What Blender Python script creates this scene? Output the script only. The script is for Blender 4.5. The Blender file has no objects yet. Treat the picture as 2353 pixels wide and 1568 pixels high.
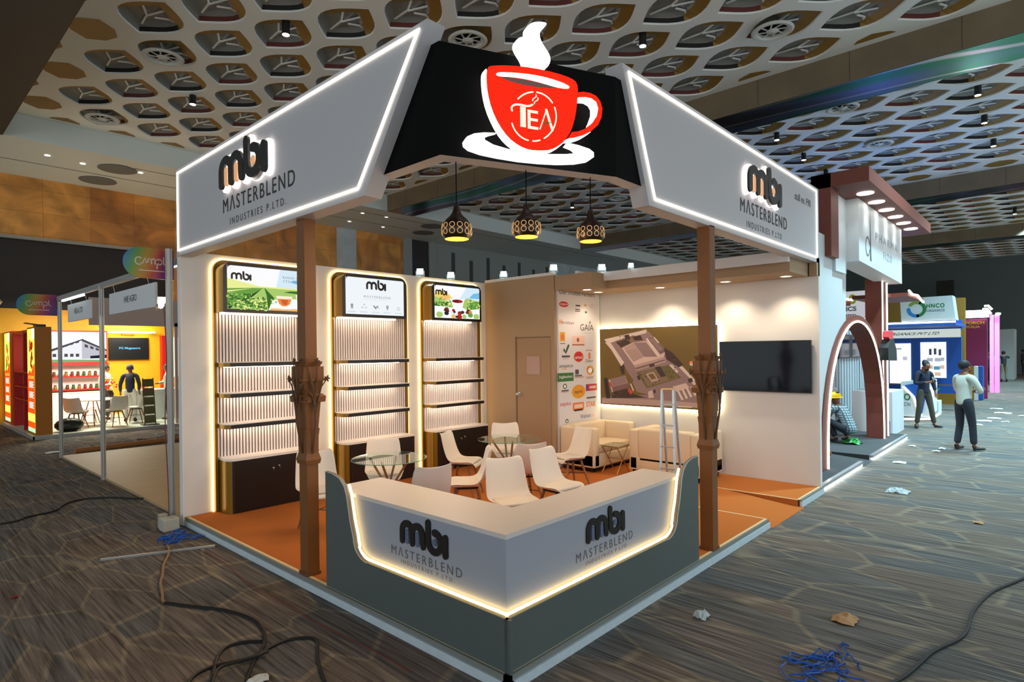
import bpy, math, random
from mathutils import Vector, Matrix, Euler
random.seed(7)
PI=math.pi
S=bpy.context.scene
COL=S.collection
# ---------------------------------------------------------------- camera
CP=Vector((-2.66957,-2.519024,2.1)); FPX=1366.215; SY=24.98
CR=Matrix(((0.676314,0.009416,-0.736553),(-0.736514,-0.00777,-0.676378),(-0.012091,0.999925,0.00168)))
cd=bpy.data.cameras.new('camera'); cam=bpy.data.objects.new('camera',cd); COL.objects.link(cam)
cd.sensor_fit='HORIZONTAL'; cd.sensor_width=36; cd.lens=FPX/2353*36; cd.shift_y=SY/2353; cd.clip_end=200
M=CR.to_4x4(); M.translation=CP; cam.matrix_world=M
S.camera=cam
# ---------------------------------------------------------------- world, exposure
S.view_settings.view_transform='Standard'; S.view_settings.look='None'; S.view_settings.gamma=1
S.view_settings.exposure=0.0
w=bpy.data.worlds.new('world'); S.world=w; w.use_nodes=True
bg=w.node_tree.nodes['Background']; bg.inputs[0].default_value=(0.68,0.74,0.78,1); bg.inputs[1].default_value=1.8
def lamp(kind,name,loc,energy,color,size=.1,target=None,spot=70,blend=.6,sy=None,parent=None):
    l=bpy.data.lights.new(name,kind); l.energy=energy; l.color=color
    o=bpy.data.objects.new(name,l); COL.objects.link(o); o.location=loc
    if kind=='AREA':
        l.size=size
        if sy: l.shape='RECTANGLE'; l.size_y=sy
    elif kind=='SPOT': l.spot_size=math.radians(spot); l.spot_blend=blend; l.shadow_soft_size=size
    else: l.shadow_soft_size=size
    if target is not None:
        d=Vector(target)-Vector(loc); o.rotation_euler=d.to_track_quat('-Z','Y').to_euler()
    return o
WARM=(1,.70,.43); WARM2=(1,.66,.36); COOL=(.75,.92,1)
# ceiling lamps of the stand (behind its fascia and under its soffit)
lamp('AREA','booth_lamp',(1.2,1.6,3.28),26,WARM,.5,(1.6,2.6,.1))
lamp('AREA','booth_lamp',(3.2,1.0,3.28),22,WARM,.5,(3.2,2.6,.1))
lamp('AREA','booth_lamp',(2.4,3.2,3.28),30,WARM,.5,(2.4,3.6,.1))
# ---------------------------------------------------------------- pixel helpers (photo pixel -> point on a plane)
def ray(x,y): return CR@Vector((x-1176.5,-(y-784-SY),-FPX))
def XP(x,y,v): r=ray(x,y); return CP+r*((v-CP.x)/r.x)
def YP(x,y,v): r=ray(x,y); return CP+r*((v-CP.y)/r.y)
def ZP(x,y,v=0.): r=ray(x,y); return CP+r*((v-CP.z)/r.z)
# ---------------------------------------------------------------- materials
MT={}
def s2l(c): return tuple(((v/255)/12.92 if v/255<=.04045 else ((v/255+.055)/1.055)**2.4) for v in c)
def mat(name,c,rough=.5,metal=0,emit=None,es=1,noise=0,nscale=8,bump=0,bscale=60,spec=.5,trans=0,alpha=1,coat=0,dark=.6):
    if name in MT: return MT[name]
    m=bpy.data.materials.new(name); m.use_nodes=True; nt=m.node_tree; b=nt.nodes['Principled BSDF']
    c=s2l(c) if max(c)>1 else c
    b.inputs['Base Color'].default_value=(*c,1); b.inputs['Roughness'].default_value=rough; b.inputs['Metallic'].default_value=metal
    b.inputs['Specular IOR Level'].default_value=spec
    if trans: b.inputs['Transmission Weight'].default_value=trans
    if alpha<1: b.inputs['Alpha'].default_value=alpha
    if coat: b.inputs['Coat Weight'].default_value=coat
    if emit:
        e=s2l(emit) if max(emit)>1 else emit
        b.inputs['Emission Color'].default_value=(*e,1); b.inputs['Emission Strength'].default_value=es
    L=nt.links.new
    if noise or bump:
        tc=nt.nodes.new('ShaderNodeTexCoord')
    if noise:
        n=nt.nodes.new('ShaderNodeTexNoise'); n.inputs['Scale'].default_value=nscale; n.inputs['Detail'].default_value=5
        r=nt.nodes.new('ShaderNodeMix'); r.data_type='RGBA'; r.blend_type='MIX'
        L(tc.outputs['Object'],n.inputs['Vector']); L(n.outputs['Fac'],r.inputs[0])
        r.inputs[6].default_value=(*[v*(1-noise*dark) for v in c],1); r.inputs[7].default_value=(*[min(1,v*(1+noise*.5)) for v in c],1)
        L(r.outputs[2],b.inputs['Base Color'])
    if bump:
        n2=nt.nodes.new('ShaderNodeTexNoise'); n2.inputs['Scale'].default_value=bscale
        bp=nt.nodes.new('ShaderNodeBump'); bp.inputs['Strength'].default_value=bump; bp.inputs['Distance'].default_value=.02
        L(tc.outputs['Object'],n2.inputs['Vector']); L(n2.outputs['Fac'],bp.inputs['Height']); L(bp.outputs['Normal'],b.inputs['Normal'])
    MT[name]=m; return m
def glow(name,c,es): return mat(name,(0,0,0),.6,emit=c,es=es,spec=0)
# ---------------------------------------------------------------- mesh builder
WO={}
class MB:
    def __init__(s): s.v=[]; s.f=[]; s.m=[]
    def add(s,vs,fs,mi=0):
        k=len(s.v); s.v+= [Vector(p) for p in vs]; s.f+=[tuple(i+k for i in f) for f in fs]; s.m+=[mi]*len(fs); return s
    def box(s,x0,x1,y0,y1,z0,z1,mi=0):
        if x0>x1:x0,x1=x1,x0
        if y0>y1:y0,y1=y1,y0
        if z0>z1:z0,z1=z1,z0
        return s.add([(x0,y0,z0),(x1,y0,z0),(x1,y1,z0),(x0,y1,z0),(x0,y0,z1),(x1,y0,z1),(x1,y1,z1),(x0,y1,z1)],
          [(0,3,2,1),(4,5,6,7),(0,1,5,4),(1,2,6,5),(2,3,7,6),(3,0,4,7)],mi)
    def rbox(s,x0,x1,y0,y1,z0,z1,r=.02,mi=0,seg=3):
        b=bm_rbox(x0,x1,y0,y1,z0,z1,r,seg); return s.add(*b,mi)
    def obox(s,p,q,w,h,mi=0,up=(0,0,1)):
        """bar from p to q, w wide, h high"""
        p=Vector(p);q=Vector(q);d=(q-p).normalized(); u=Vector(up)
        if abs(d.dot(u))>.99: u=Vector((0,1,0))
        a=d.cross(u).normalized()*w/2; b=a.cross(d).normalized()*h/2
        return s.add([p-a-b,p+a-b,p+a+b,p-a+b,q-a-b,q+a-b,q+a+b,q-a+b],[(0,3,2,1),(4,5,6,7),(0,1,5,4),(1,2,6,5),(2,3,7,6),(3,0,4,7)],mi)
    def prism(s,poly,fr,d0,d1,mi=0,side=None):
        """poly in frame coords (a,b), from depth d0 to d1 (d1 = outward); earcut for concave outlines"""
        n=len(poly); ar=sum(poly[i][0]*poly[(i+1)%n][1]-poly[(i+1)%n][0]*poly[i][1] for i in range(n))
        if ar<0: poly=poly[::-1]
        from mathutils.geometry import tessellate_polygon
        tris=tessellate_polygon([[Vector((a,b,0)) for a,b in poly]])
        ff=[]
        for t in tris:
            a,b,c=[poly[i] for i in t]
            if (b[0]-a[0])*(c[1]-a[1])-(c[0]-a[0])*(b[1]-a[1])<0: t=(t[0],t[2],t[1])
            ff.append(tuple(t))
        hand=(fr.u.cross(fr.v)).dot(fr.n)
        top=[fr(a,b,d1) for a,b in poly]
        fl=lambda t:t if hand>0 else t[::-1]
        if d0==d1: return s.add(top,[fl(t) for t in ff],mi)
        bot=[fr(a,b,d0) for a,b in poly]
        s.add(top,[fl(t) for t in ff],mi); s.add(bot,[fl(t)[::-1] for t in ff],mi)
        s.add(bot+top,[fl((i,(i+1)%n,n+(i+1)%n,n+i)) for i in range(n)],mi if side is None else side)
        return s
    def tube(s,pts,r,n=8,mi=0,caps=True,closed=False):
        pts=[Vector(p) for p in pts]; m=len(pts); rr=r if isinstance(r,(list,tuple)) else [r]*m
        ref=Vector((0,0,1)); rings=[]; a=None
        for i,p in enumerate(pts):
            if closed: t=pts[(i+1)%m]-pts[i-1]
            else: t=pts[min(i+1,m-1)]-pts[max(i-1,0)]
            t.normalize()
            if a is None:
                if abs(t.dot(ref))>.9: ref=Vector((1,0,0))
                a=(ref-t*ref.dot(t)).normalized()
            else: 
                a=a-t*a.dot(t)
                a=a.normalized() if a.length>1e-6 else t.orthogonal().normalized()
            b=t.cross(a); rings.append([p+(a*math.cos(2*PI*k/n)+b*math.sin(2*PI*k/n))*rr[i] for k in range(n)])
        vs=[q for g in rings for q in g]; fs=[]
        for i in range(m if closed else m-1):
            j=(i+1)%m
            for k in range(n): fs.append((i*n+k,i*n+(k+1)%n,j*n+(k+1)%n,j*n+k))
        if caps and not closed: fs.append(tuple(range(n))[::-1]); fs.append(tuple((m-1)*n+k for k in range(n)))
        return s.add(vs,fs,mi)
    def lathe(s,prof,c=(0,0,0),n=24,mi=0,axis=None,caps=True):
        c=Vector(c); Mx=Matrix.Identity(3) if axis is None else Vector((0,0,1)).rotation_difference(Vector(axis)).to_matrix()
        vs=[c+Mx@Vector((r*math.cos(2*PI*k/n),r*math.sin(2*PI*k/n),z)) for r,z in prof for k in range(n)]
        fs=[(i*n+k,i*n+(k+1)%n,(i+1)*n+(k+1)%n,(i+1)*n+k) for i in range(len(prof)-1) for k in range(n)]
        if caps:
            if prof[0][0]>1e-4: fs.append(tuple(range(n))[::-1])
            if prof[-1][0]>1e-4: fs.append(tuple((len(prof)-1)*n+k for k in range(n)))
        return s.add(vs,fs,mi)
    def sph(s,c,r,n=12,mi=0):
        rx,ry,rz=r if isinstance(r,(list,tuple)) else (r,r,r); c=Vector(c); m=n//2
        vs=[];fs=[]
        for i in range(m+1):
            t=PI*i/m
            for k in range(n): vs.append(c+Vector((rx*math.sin(t)*math.cos(2*PI*k/n),ry*math.sin(t)*math.sin(2*PI*k/n),-rz*math.cos(t))))
        for i in range(m):
            for k in range(n): fs.append((i*n+k,i*n+(k+1)%n,(i+1)*n+(k+1)%n,(i+1)*n+k))
        return s.add(vs,fs,mi)
    def mesh(s,me,fn,mi=0):
        return s.add([fn(v.co) for v in me.vertices],[tuple(p.vertices) for p in me.polygons],mi)
    def build(s,name,mats,parent=None,smooth=False,label=None,weld=False,origin=None):
        if not isinstance(mats,(list,tuple)): mats=[mats]
        if origin is None:
            xs=[p.x for p in s.v]; ys=[p.y for p in s.v]; zs=[p.z for p in s.v]
            o=Vector(((min(xs)+max(xs))/2,(min(ys)+max(ys))/2,min(zs)))
        else: o=Vector(origin)
        me=bpy.data.meshes.new(name); me.from_pydata([tuple(p-o) for p in s.v],[],s.f)
        for m in mats: me.materials.append(m)
        me.polygons.foreach_set('material_index',s.m)
        if smooth: me.polygons.foreach_set('use_smooth',[True]*len(me.polygons))
        me.validate(); me.update()
        ob=bpy.data.objects.new(name,me); COL.objects.link(ob)
        if smooth and smooth!='all':
            me.set_sharp_from_angle(angle=math.radians(40))
        if parent is not None: ob.parent=parent; ob.location=o-WO[parent.name]
        else: ob.location=o
        WO[ob.name]=o
        if label: ob['label']=label
        return ob
def bm_rbox(x0,x1,y0,y1,z0,z1,r,seg=3):
    import bmesh
    bm=bmesh.new(); bmesh.ops.create_cube(bm,size=1)
    for v in bm.verts: v.co=Vector(((x0+x1)/2+v.co.x*(x1-x0),(y0+y1)/2+v.co.y*(y1-y0),(z0+z1)/2+v.co.z*(z1-z0)))
    bmesh.ops.bevel(bm,geom=bm.edges[:],offset=r,segments=seg,affect='EDGES',profile=.5)
    bm.verts.index_update()
    out=([v.co.copy() for v in bm.verts],[tuple(v.index for v in f.verts) for f in bm.faces]); bm.free(); return out
class Fr:
    def __init__(s,o,u,v,n): s.o=Vector(o); s.u=Vector(u).normalized(); s.v=Vector(v).normalized(); s.n=Vector(n).normalized()
    def __call__(s,a,b,c=0): return s.o+s.u*a+s.v*b+s.n*c
    def loc(s,p): d=Vector(p)-s.o; return (d.dot(s.u),d.dot(s.v))
def fr_x(x,n=-1): return Fr((x,0,0),(0,-1 if n<0 else 1,0),(0,0,1),(n,0,0))   # plane of constant x facing -x: reads towards -y ; a=-y
def fr_y(y): return Fr((0,y,0),(1,0,0),(0,0,1),(0,-1,0))
def tag(o,label,cat,group=None,kind=None):
    if label: o['label']=label
    if cat: o['category']=cat
    if group: o['group']=group
    if kind: o['kind']=kind
    return o
def struct(o,label=None):
    o['kind']='structure'
    if label: o['label']=label
    return o
def thing(name,label,cat,loc=(0,0,0),group=None):
    o=bpy.data.objects.new(name,None); COL.objects.link(o); o.location=loc; o.empty_display_size=.1
    WO[o.name]=Vector(loc); return tag(o,label,cat,group)
def dup(root,loc,rz=0,label=None,group=None):
    def cp(o,par):
        c=o.copy(); COL.objects.link(c)
        if par: c.parent=par
        for ch in o.children: cp(ch,c)
        return c
    r=cp(root,None); r.location=loc; r.rotation_euler=(0,0,rz); WO[r.name]=Vector(loc)
    if label: r['label']=label
    if group: r['group']=group
    return r
# ---------------------------------------------------------------- text and logo
_TX={}
def text_mesh(t,sp=1.0,bold=0):
    k=(t,sp,bold)
    if k in _TX: return _TX[k]
    c=bpy.data.curves.new('t','FONT'); c.body=t; c.size=1; c.space_character=sp; c.resolution_u=4; c.offset=bold
    o=bpy.data.objects.new('t',c); COL.objects.link(o)
    dg=bpy.context.evaluated_depsgraph_get(); me=bpy.data.meshes.new_from_object(o.evaluated_get(dg))
    bpy.data.objects.remove(o); bpy.data.curves.remove(c)
    xs=[v.co.x for v in me.vertices]; ys=[v.co.y for v in me.vertices]
    _TX[k]=(me,min(xs),max(xs),min(ys),max(ys)); return _TX[k]
def text(mb,t,fr,a0,a1,b0,b1,c=.002,mi=0,sp=1.0,bold=0,shear=0):
    me,x0,x1,y0,y1=text_mesh(t,sp,bold)
    hand=(fr.u.cross(fr.v)).dot(fr.n)
    f=lambda p: fr(a0+(p.x-x0)/(x1-x0)*(a1-a0)+shear*(p.y-y0),b0+(p.y-y0)/(y1-y0)*(b1-b0),c)
    k=len(mb.v); mb.v+=[f(v.co) for v in me.vertices]
    for p in me.polygons:
        t_=tuple(i+k for i in p.vertices); mb.f.append(t_ if (p.normal.z>0)==(hand>0) else t_[::-1]); mb.m.append(mi)
def ribbon(pts,w,cap=6):
    """outline polygon of a round-capped stroke"""
    P=[Vector((a,b)) for a,b in pts]; L=[];R=[]
    for i,p in enumerate(P):
        t=(P[min(i+1,len(P)-1)]-P[max(i-1,0)]).normalized(); n=Vector((-t.y,t.x)); L.append(p+n*w/2); R.append(p-n*w/2)
    t=(P[-1]-P[-2]).normalized(); a0=math.atan2(t.y,t.x)
    c1=[P[-1]+Vector((math.cos(a0+PI/2-PI*k/cap),math.sin(a0+PI/2-PI*k/cap)))*w/2 for k in range(1,cap)]
    t=(P[0]-P[1]).normalized(); a0=math.atan2(t.y,t.x)
    c0=[P[0]+Vector((math.cos(a0+PI/2-PI*k/cap),math.sin(a0+PI/2-PI*k/cap)))*w/2 for k in range(1,cap)]
    return [tuple(p) for p in L+c1+R[::-1]+c0]
def arc(cx,cy,r,a0,a1,n=12,ry=None): return [(cx+r*math.cos(math.radians(a0+(a1-a0)*k/n)),cy+(ry or r)*math.sin(math.radians(a0+(a1-a0)*k/n))) for k in range(n+1)]
MBI=[[(.05,.05)]+[(.05,.18)]+arc(.16,.185,.11,180,0,12)+[(.27,.05)],
     [(.27,.17)]+arc(.38,.185,.11,180,0,12)+[(.49,.12),(.50,.05)],
     [(.605,.385),(.605,.2),(.61,.15)]+arc(.735,.155,.125,190,450,24)+[],
     [(.945,.03),(.945,.25)]]
MBIF=[[(.16,.05),(.16,.19)],[(.38,.05),(.38,.19)]]
def mbi(mb,fr,a0,b0,w,d0,d1,mi=0,mf=None,grow=0,h=1):
    sc=lambda pl:[(a0+w*x,b0+w*y*h) for x,y in pl]
    for i,st in enumerate(MBI): mb.prism(sc(ribbon(st,.095+grow)),fr,d0-.0004*i,d1+.0006*i,mi)
    if mf is not None:
        for st in MBIF: mb.prism(sc(ribbon(st,.065)),fr,d0,d0+(d1-d0)*.9,mf)
        mb.prism(sc(arc(.735,.155,.045,0,342,19)),fr,d0,d0+(d1-d0)*.9,mf)
def art(mb,fr,c,shapes,step=.0006):
    for k,(mi,poly) in enumerate(shapes): mb.prism(poly,fr,c+k*step,c+k*step,mi)
def px_poly(kind,val,fr,pts,ox=0,oy=0,s=1.):
    out=[]
    for x,y in pts:
        p={'x':XP,'y':YP}[kind](ox+x/s,oy+y/s,val); out.append(fr.loc(p))
    return out
# ================================================================ HALL
def nodes(m): nt=m.node_tree; return nt,nt.nodes['Principled BSDF'],nt.links.new
def carpet():
    m=mat('hall_carpet',(.08,.07,.06),.95,spec=.1); nt,b,L=nodes(m); N=nt.nodes.new
    geo=N('ShaderNodeNewGeometry')
    mp=N('ShaderNodeMapping'); mp.inputs['Scale'].default_value=(38,1.0,1); L(geo.outputs['Position'],mp.inputs['Vector'])
    st=N('ShaderNodeTexNoise'); st.inputs['Scale'].default_value=1; st.inputs['Detail'].default_value=5; st.inputs['Roughness'].default_value=.65; L(mp.outputs[0],st.inputs['Vector'])
    # wandering line network
    mp2=N('ShaderNodeMapping'); mp2.inputs['Scale'].default_value=(2.5,1.15,1); mp2.inputs['Rotation'].default_value=(0,0,.5); L(geo.outputs['Position'],mp2.inputs['Vector'])
    vo=N('ShaderNodeTexVoronoi'); vo.feature='DISTANCE_TO_EDGE'; vo.inputs['Scale'].default_value=1.0; L(mp2.outputs[0],vo.inputs['Vector'])
    r=N('ShaderNodeMapRange'); r.inputs[1].default_value=.012; r.inputs[2].default_value=.045; r.inputs[3].default_value=1; r.inputs[4].default_value=0; L(vo.outputs['Distance'],r.inputs[0])
    vc=N('ShaderNodeTexVoronoi'); vc.inputs['Scale'].default_value=1.0; L(mp2.outputs[0],vc.inputs['Vector'])
    sp=N('ShaderNodeSeparateColor'); L(vc.outputs['Color'],sp.inputs[0])
    c1=N('ShaderNodeMix'); c1.data_type='RGBA'; c1.inputs[6].default_value=(.108,.086,.070,1); c1.inputs[7].default_value=(.076,.077,.076,1); L(sp.outputs[0],c1.inputs[0])
    ramp=N('ShaderNodeMapRange'); ramp.inputs[1].default_value=.33; ramp.inputs[2].default_value=.67; ramp.inputs[3].default_value=.6; ramp.inputs[4].default_value=2.4; L(st.outputs['Fac'],ramp.inputs[0])
    c2=N('ShaderNodeMix'); c2.data_type='RGBA'; c2.inputs[7].default_value=(.17,.142,.10,1); L(c1.outputs[2],c2.inputs[6])
    f=N('ShaderNodeMath'); f.operation='MULTIPLY'; f.inputs[1].default_value=.62; L(r.outputs[0],f.inputs[0]); L(f.outputs[0],c2.inputs[0])
    c3=N('ShaderNodeMix'); c3.data_type='RGBA'; c3.blend_type='MULTIPLY'; c3.inputs[0].default_value=1; L(c2.outputs[2],c3.inputs[6])
    cc=N('ShaderNodeCombineColor'); [L(ramp.outputs[0],cc.inputs[i]) for i in range(3)]; L(cc.outputs[0],c3.inputs[7])
    L(c3.outputs[2],b.inputs['Base Color']); return m
mb=MB(); mb.box(-14,53,-16,22,-.1,0); struct(mb.build('floor',carpet()),'dark brown grey carpet with straw line pattern')
def marble():
    m=mat('orange_marble',(.3,.13,.03),.35); nt,b,L=nodes(m); N=nt.nodes.new
    tc=N('ShaderNodeTexCoord'); br=N('ShaderNodeTexBrick'); br.offset=0; br.inputs['Scale'].default_value=1; br.inputs['Brick Width'].default_value=1.3; br.inputs['Row Height'].default_value=.75; br.inputs['Mortar Size'].default_value=.006
    mp=N('ShaderNodeMapping'); mp.inputs['Rotation'].default_value=(PI/2,0,0); geo=N('ShaderNodeNewGeometry'); L(geo.outputs['Position'],mp.inputs[0]); L(mp.outputs[0],br.inputs['Vector'])
    br.inputs['Color1'].default_value=(.56,.20,.03,1); br.inputs['Color2'].default_value=(.72,.33,.06,1); br.inputs['Mortar'].default_value=(.34,.12,.02,1)
    n=N('ShaderNodeTexNoise'); n.inputs['Scale'].default_value=.8; n.inputs['Detail'].default_value=8; n.inputs['Distortion'].default_value=1.5; L(geo.outputs['Position'],n.inputs['Vector'])
    mr=N('ShaderNodeMapRange'); mr.inputs[1].default_value=.3; mr.inputs[2].default_value=.7; mr.inputs[3].default_value=.55; mr.inputs[4].default_value=1.25; L(n.outputs['Fac'],mr.inputs[0])
    cc=N('ShaderNodeCombineColor'); [L(mr.outputs[0],cc.inputs[i]) for i in range(3)]
    mx=N('ShaderNodeMix'); mx.data_type='RGBA'; mx.blend_type='MULTIPLY'; mx.inputs[0].default_value=1; L(br.outputs['Color'],mx.inputs[6]); L(cc.outputs[0],mx.inputs[7]); L(mx.outputs[2],b.inputs['Base Color']); return m
M_OR=marble(); M_WM=mat('white_marble',(190,200,200),.4,noise=.5,nscale=2)
M_DK=mat('dark_panelling',(34,26,22),.5,noise=.4,nscale=1.5); M_GW=mat('grey_wall',(150,155,150),.7); M_SL=mat('slit_grey',(70,74,72),.7)
M_SOF=mat('soffit_paint',(222,230,224),.8); M_GLD=mat('coffer_gold',(146,112,44),.5,noise=.3,nscale=3); M_CEIL=mat('ceiling_white',(238,242,236),.75)
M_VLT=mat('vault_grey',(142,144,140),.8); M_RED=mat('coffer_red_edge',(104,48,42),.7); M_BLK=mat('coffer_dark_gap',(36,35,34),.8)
yW=21.78
mb=MB()
mb.box(-14,-1,yW,yW+.3,0,8.2,2)
mb.box(-1,5.0,yW,yW+.3,5.93,8.2,0); mb.box(-1,5.0,yW+.25,yW+.3,0,5.93,2); mb.box(-1,5.0,yW-.04,yW+.1,5.86,5.95,3)
mb.box(5.0,12.0,yW,yW+.3,0,8.2,0); mb.box(12.0,13.03,yW-.02,yW+.3,0,8.2,1); mb.box(13.03,15.73,yW,yW+.3,0,8.2,0)
mb.box(15.73,16.25,yW-.1,yW+.3,0,8.2,3); mb.box(16.25,17.4,yW,yW+.3,0,8.2,2); mb.box(17.4,17.8,yW-.1,yW+.3,0,8.2,3)
mb.box(17.8,27.5,yW,yW+.3,0,8.2,3); mb.box(27.5,53,yW,yW+.3,0,8.2,1)
for k in range(7): mb.box(19.0+k*1.35,19.25+k*1.35,yW-.02,yW,0,7.2 if k%2 else 7.5,4)
struct(mb.build('wall_north',[M_OR,M_WM,M_DK,M_GW,M_SL]),'orange marble hall wall with dark opening')
mb=MB(); mb.box(53,53.3,-16,22,0,8.6); struct(mb.build('wall_east',mat('far_wall',(92,104,100),.8)),'dark grey far wall of the hall')
mb=MB(); mb.box(-14,53,17.57,22.1,7.87,8.9); 
struct(mb.build('trim_1',M_SOF),'pale soffit along the marble wall')
mb=MB()
for yy,x0,x1 in ((19.9,-14,14.6),(18.4,3,30)): mb.box(x0,x1,yy-.02,yy+.02,7.862,7.872)
struct(mb.build('trim_2',mat('soffit_seam',(120,124,120),.9)),'grey seam in the pale soffit')  # seam lines drawn as thin grey strips
# coffered ceiling: one mesh for each bay
def bay(x0,x1,y0,y1,name,lx,ly,fine=True):
    mb=MB(); A=.667;B=1.235; NS=24
    hole=[]
    QT=[(.55,0),(.53,.13),(.475,.26),(.385,.39),(.27,.51),(.14,.63),(0,.75)]
    hole=[QT[k] for k in range(6)]+[(-a,b) for a,b in QT[:0:-1]]+[(-a,-b) for a,b in QT[:6]]+[(a,-b) for a,b in QT[:0:-1]]
    dia=[]
    for (hx,hy) in hole:
        a=math.atan2(hy/B,hx/A); c,s=math.cos(a),math.sin(a); q=1/(abs(c)+abs(s)); dia.append((A*c*q,B*s*q))
    # insert exact corners
    for k in (0,6,12,18): 
        dia[k]=[(A,0),(0,B),(-A,0),(0,-B)][k//6]
    i0=math.ceil((x0-lx)/A); i1=math.floor((x1-lx)/A); j0=math.ceil((y0-ly)/B); j1=math.floor((y1-ly)/B)
    z=8.5; dz=.34
    for i in range(i0,i1+1):
        for j in range(j0,j1+1):
            if (i+j)%2: continue
            cx,cy=lx+i*A,ly+j*B
            if cx-A<x0-.01 or cx+A>x1+.01 or cy-B<y0-.01 or cy+B>y1+.01: 
                continue
            H=[(cx+a,cy+b) for a,b in hole]; D=[(cx+a,cy+b) for a,b in dia]
            mb.add([(a,b,z) for a,b in D]+[(a,b,z) for a,b in H],[(k,NS+k,NS+(k+1)%NS,(k+1)%NS) for k in range(NS)],0)
            # -y half: shallow gold soffit; +y half: upright cheek, dark or red; grey vault between them
            G=[];zg=[]
            for k,(a,b) in enumerate(H):
                t=math.sin(2*PI*k/NS); f=min(1,max(0,(.32-t)/.5)); q=.97-.42*f; G.append((cx+(a-cx)*q,cy+(b-cy)*q)); zg.append(z+.125-.05*f)
            mb.v+=[Vector((a,b,z)) for a,b in H]+[Vector((cx+(a-cx)*.985,cy+(b-cy)*.985,z+.035)) for a,b in H]+[Vector((g[0],g[1],zg[k])) for k,g in enumerate(G)]
            n0=len(mb.v)-3*NS
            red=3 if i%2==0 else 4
            for k in range(NS):
                k1=(k+1)%NS; mb.f.append((n0+k,n0+NS+k,n0+NS+k1,n0+k1)); mb.m.append(0)
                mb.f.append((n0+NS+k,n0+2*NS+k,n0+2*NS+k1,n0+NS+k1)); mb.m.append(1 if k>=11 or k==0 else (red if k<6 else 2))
            rings=((.78,.20,.6),(.5,.13,.35),(.22,.10,.15),(0,.09,0))
            prev=n0+2*NS
            for ri,(q,h,w_) in enumerate(rings):
                b0=len(mb.v)
                for k,g in enumerate(G):
                    t=abs(math.sin(2*PI*k/NS*2)); mb.v.append(Vector((cx+(g[0]-cx)*q,cy+(g[1]-cy)*q,z+h*(1-w_)+(zg[k]-z)*w_*1.0+.035*t*(q>0))))
                for k in range(NS):
                    k1=(k+1)%NS; mb.f.append((prev+k,b0+k,b0+k1,prev+k1)); mb.m.append(red if False else 2)
                prev=b0
            if fine:
                for L_ in (((0,.58,.13),(-.05,.1,.09),(-.24,-.28,.1)),((-.05,.1,.075),(.14,-.26,.1)),((.08,.08,.08),(.3,.0,.1),(.42,.05,.12))):
                    for q in range(len(L_)-1): mb.obox((cx+L_[q][0],cy+L_[q][1],z+L_[q][2]),(cx+L_[q+1][0],cy+L_[q+1][1],z+L_[q+1][2]),.035,.02,5)
    # margin closure: flat plate around the whole-cell field, gold half cells
    for i in range(i0-2,i1+3):
        for j in range(j0-2,j1+3):
            if (i+j)%2: continue
            cx,cy=lx+i*A,ly+j*B
            if not(cx-A<x0-.01 or cx+A>x1+.01 or cy-B<y0-.01 or cy+B>y1+.01): continue
            if cx+A<=x0 or cx-A>=x1 or cy+B<=y0 or cy-B>=y1: continue
            def clip(P):
                for ax,lim,sg in ((0,x0,1),(0,x1,-1),(1,y0,1),(1,y1,-1)):
                    Q=[]
                    for k in range(len(P)):
                        p,q=P[k],P[(k+1)%len(P)]; ip=(p[ax]-lim)*sg>=0; iq=(q[ax]-lim)*sg>=0
                        if ip: Q.append(p)
                        if ip!=iq:
                            t=(lim-p[ax])/(q[ax]-p[ax]); Q.append((p[0]+(q[0]-p[0])*t,p[1]+(q[1]-p[1])*t))
                    P=Q
                    if len(P)<3: return None
                return P
            P=clip([(cx+A,cy),(cx,cy+B),(cx-A,cy),(cx,cy-B)])
            if P: mb.add([(a,b,z) for a,b in P],[tuple(range(len(P)))[::-1]],0)
            e=.22; P=None
            S_=(x0,x1,y0,y1); x0_,x1_,y0_,y1_=x0+e,x1-e,y0+e,y1-e
            P=[(cx+.42,cy),(cx+.3,cy+.3),(cx,cy+.5),(cx-.3,cy+.3),(cx-.42,cy),(cx-.3,cy-.3),(cx,cy-.5),(cx+.3,cy-.3)]
            for ax,lim,sg in ((0,x0_,1),(0,x1_,-1),(1,y0_,1),(1,y1_,-1)):
                Q=[]
                for k in range(len(P)):
                    p,q=P[k],P[(k+1)%len(P)]; ip=(p[ax]-lim)*sg>=0; iq=(q[ax]-lim)*sg>=0
                    if ip: Q.append(p)
                    if ip!=iq:
                        t=(lim-p[ax])/(q[ax]-p[ax]); Q.append((p[0]+(q[0]-p[0])*t,p[1]+(q[1]-p[1])*t))
                P=Q
                if len(P)<3: break
            if len(P)>=3: mb.add([(a,b,z-.004) for a,b in P],[tuple(range(len(P)))[::-1]],1)
    mb.box(x0-.1,x1+.1,y0,y1,8.95,9.0,4)
    return struct(mb.build(name,[M_CEIL,M_GLD,M_VLT,M_RED,M_BLK,M_CEIL]),'white coffered ceiling bay with gold cheeks')
bay(-.2,11.8,-9.9,17.57,'ceiling',.41,11.35)
bay(13.1,25.1,-9.9,17.57,'ceiling',15.79,.15)
bay(26.4,38.4,-9.9,17.57,'ceiling',29.15,.15,False)
bay(39.7,53,-9.9,17.57,'ceiling',42.4,.15,False)
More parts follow.
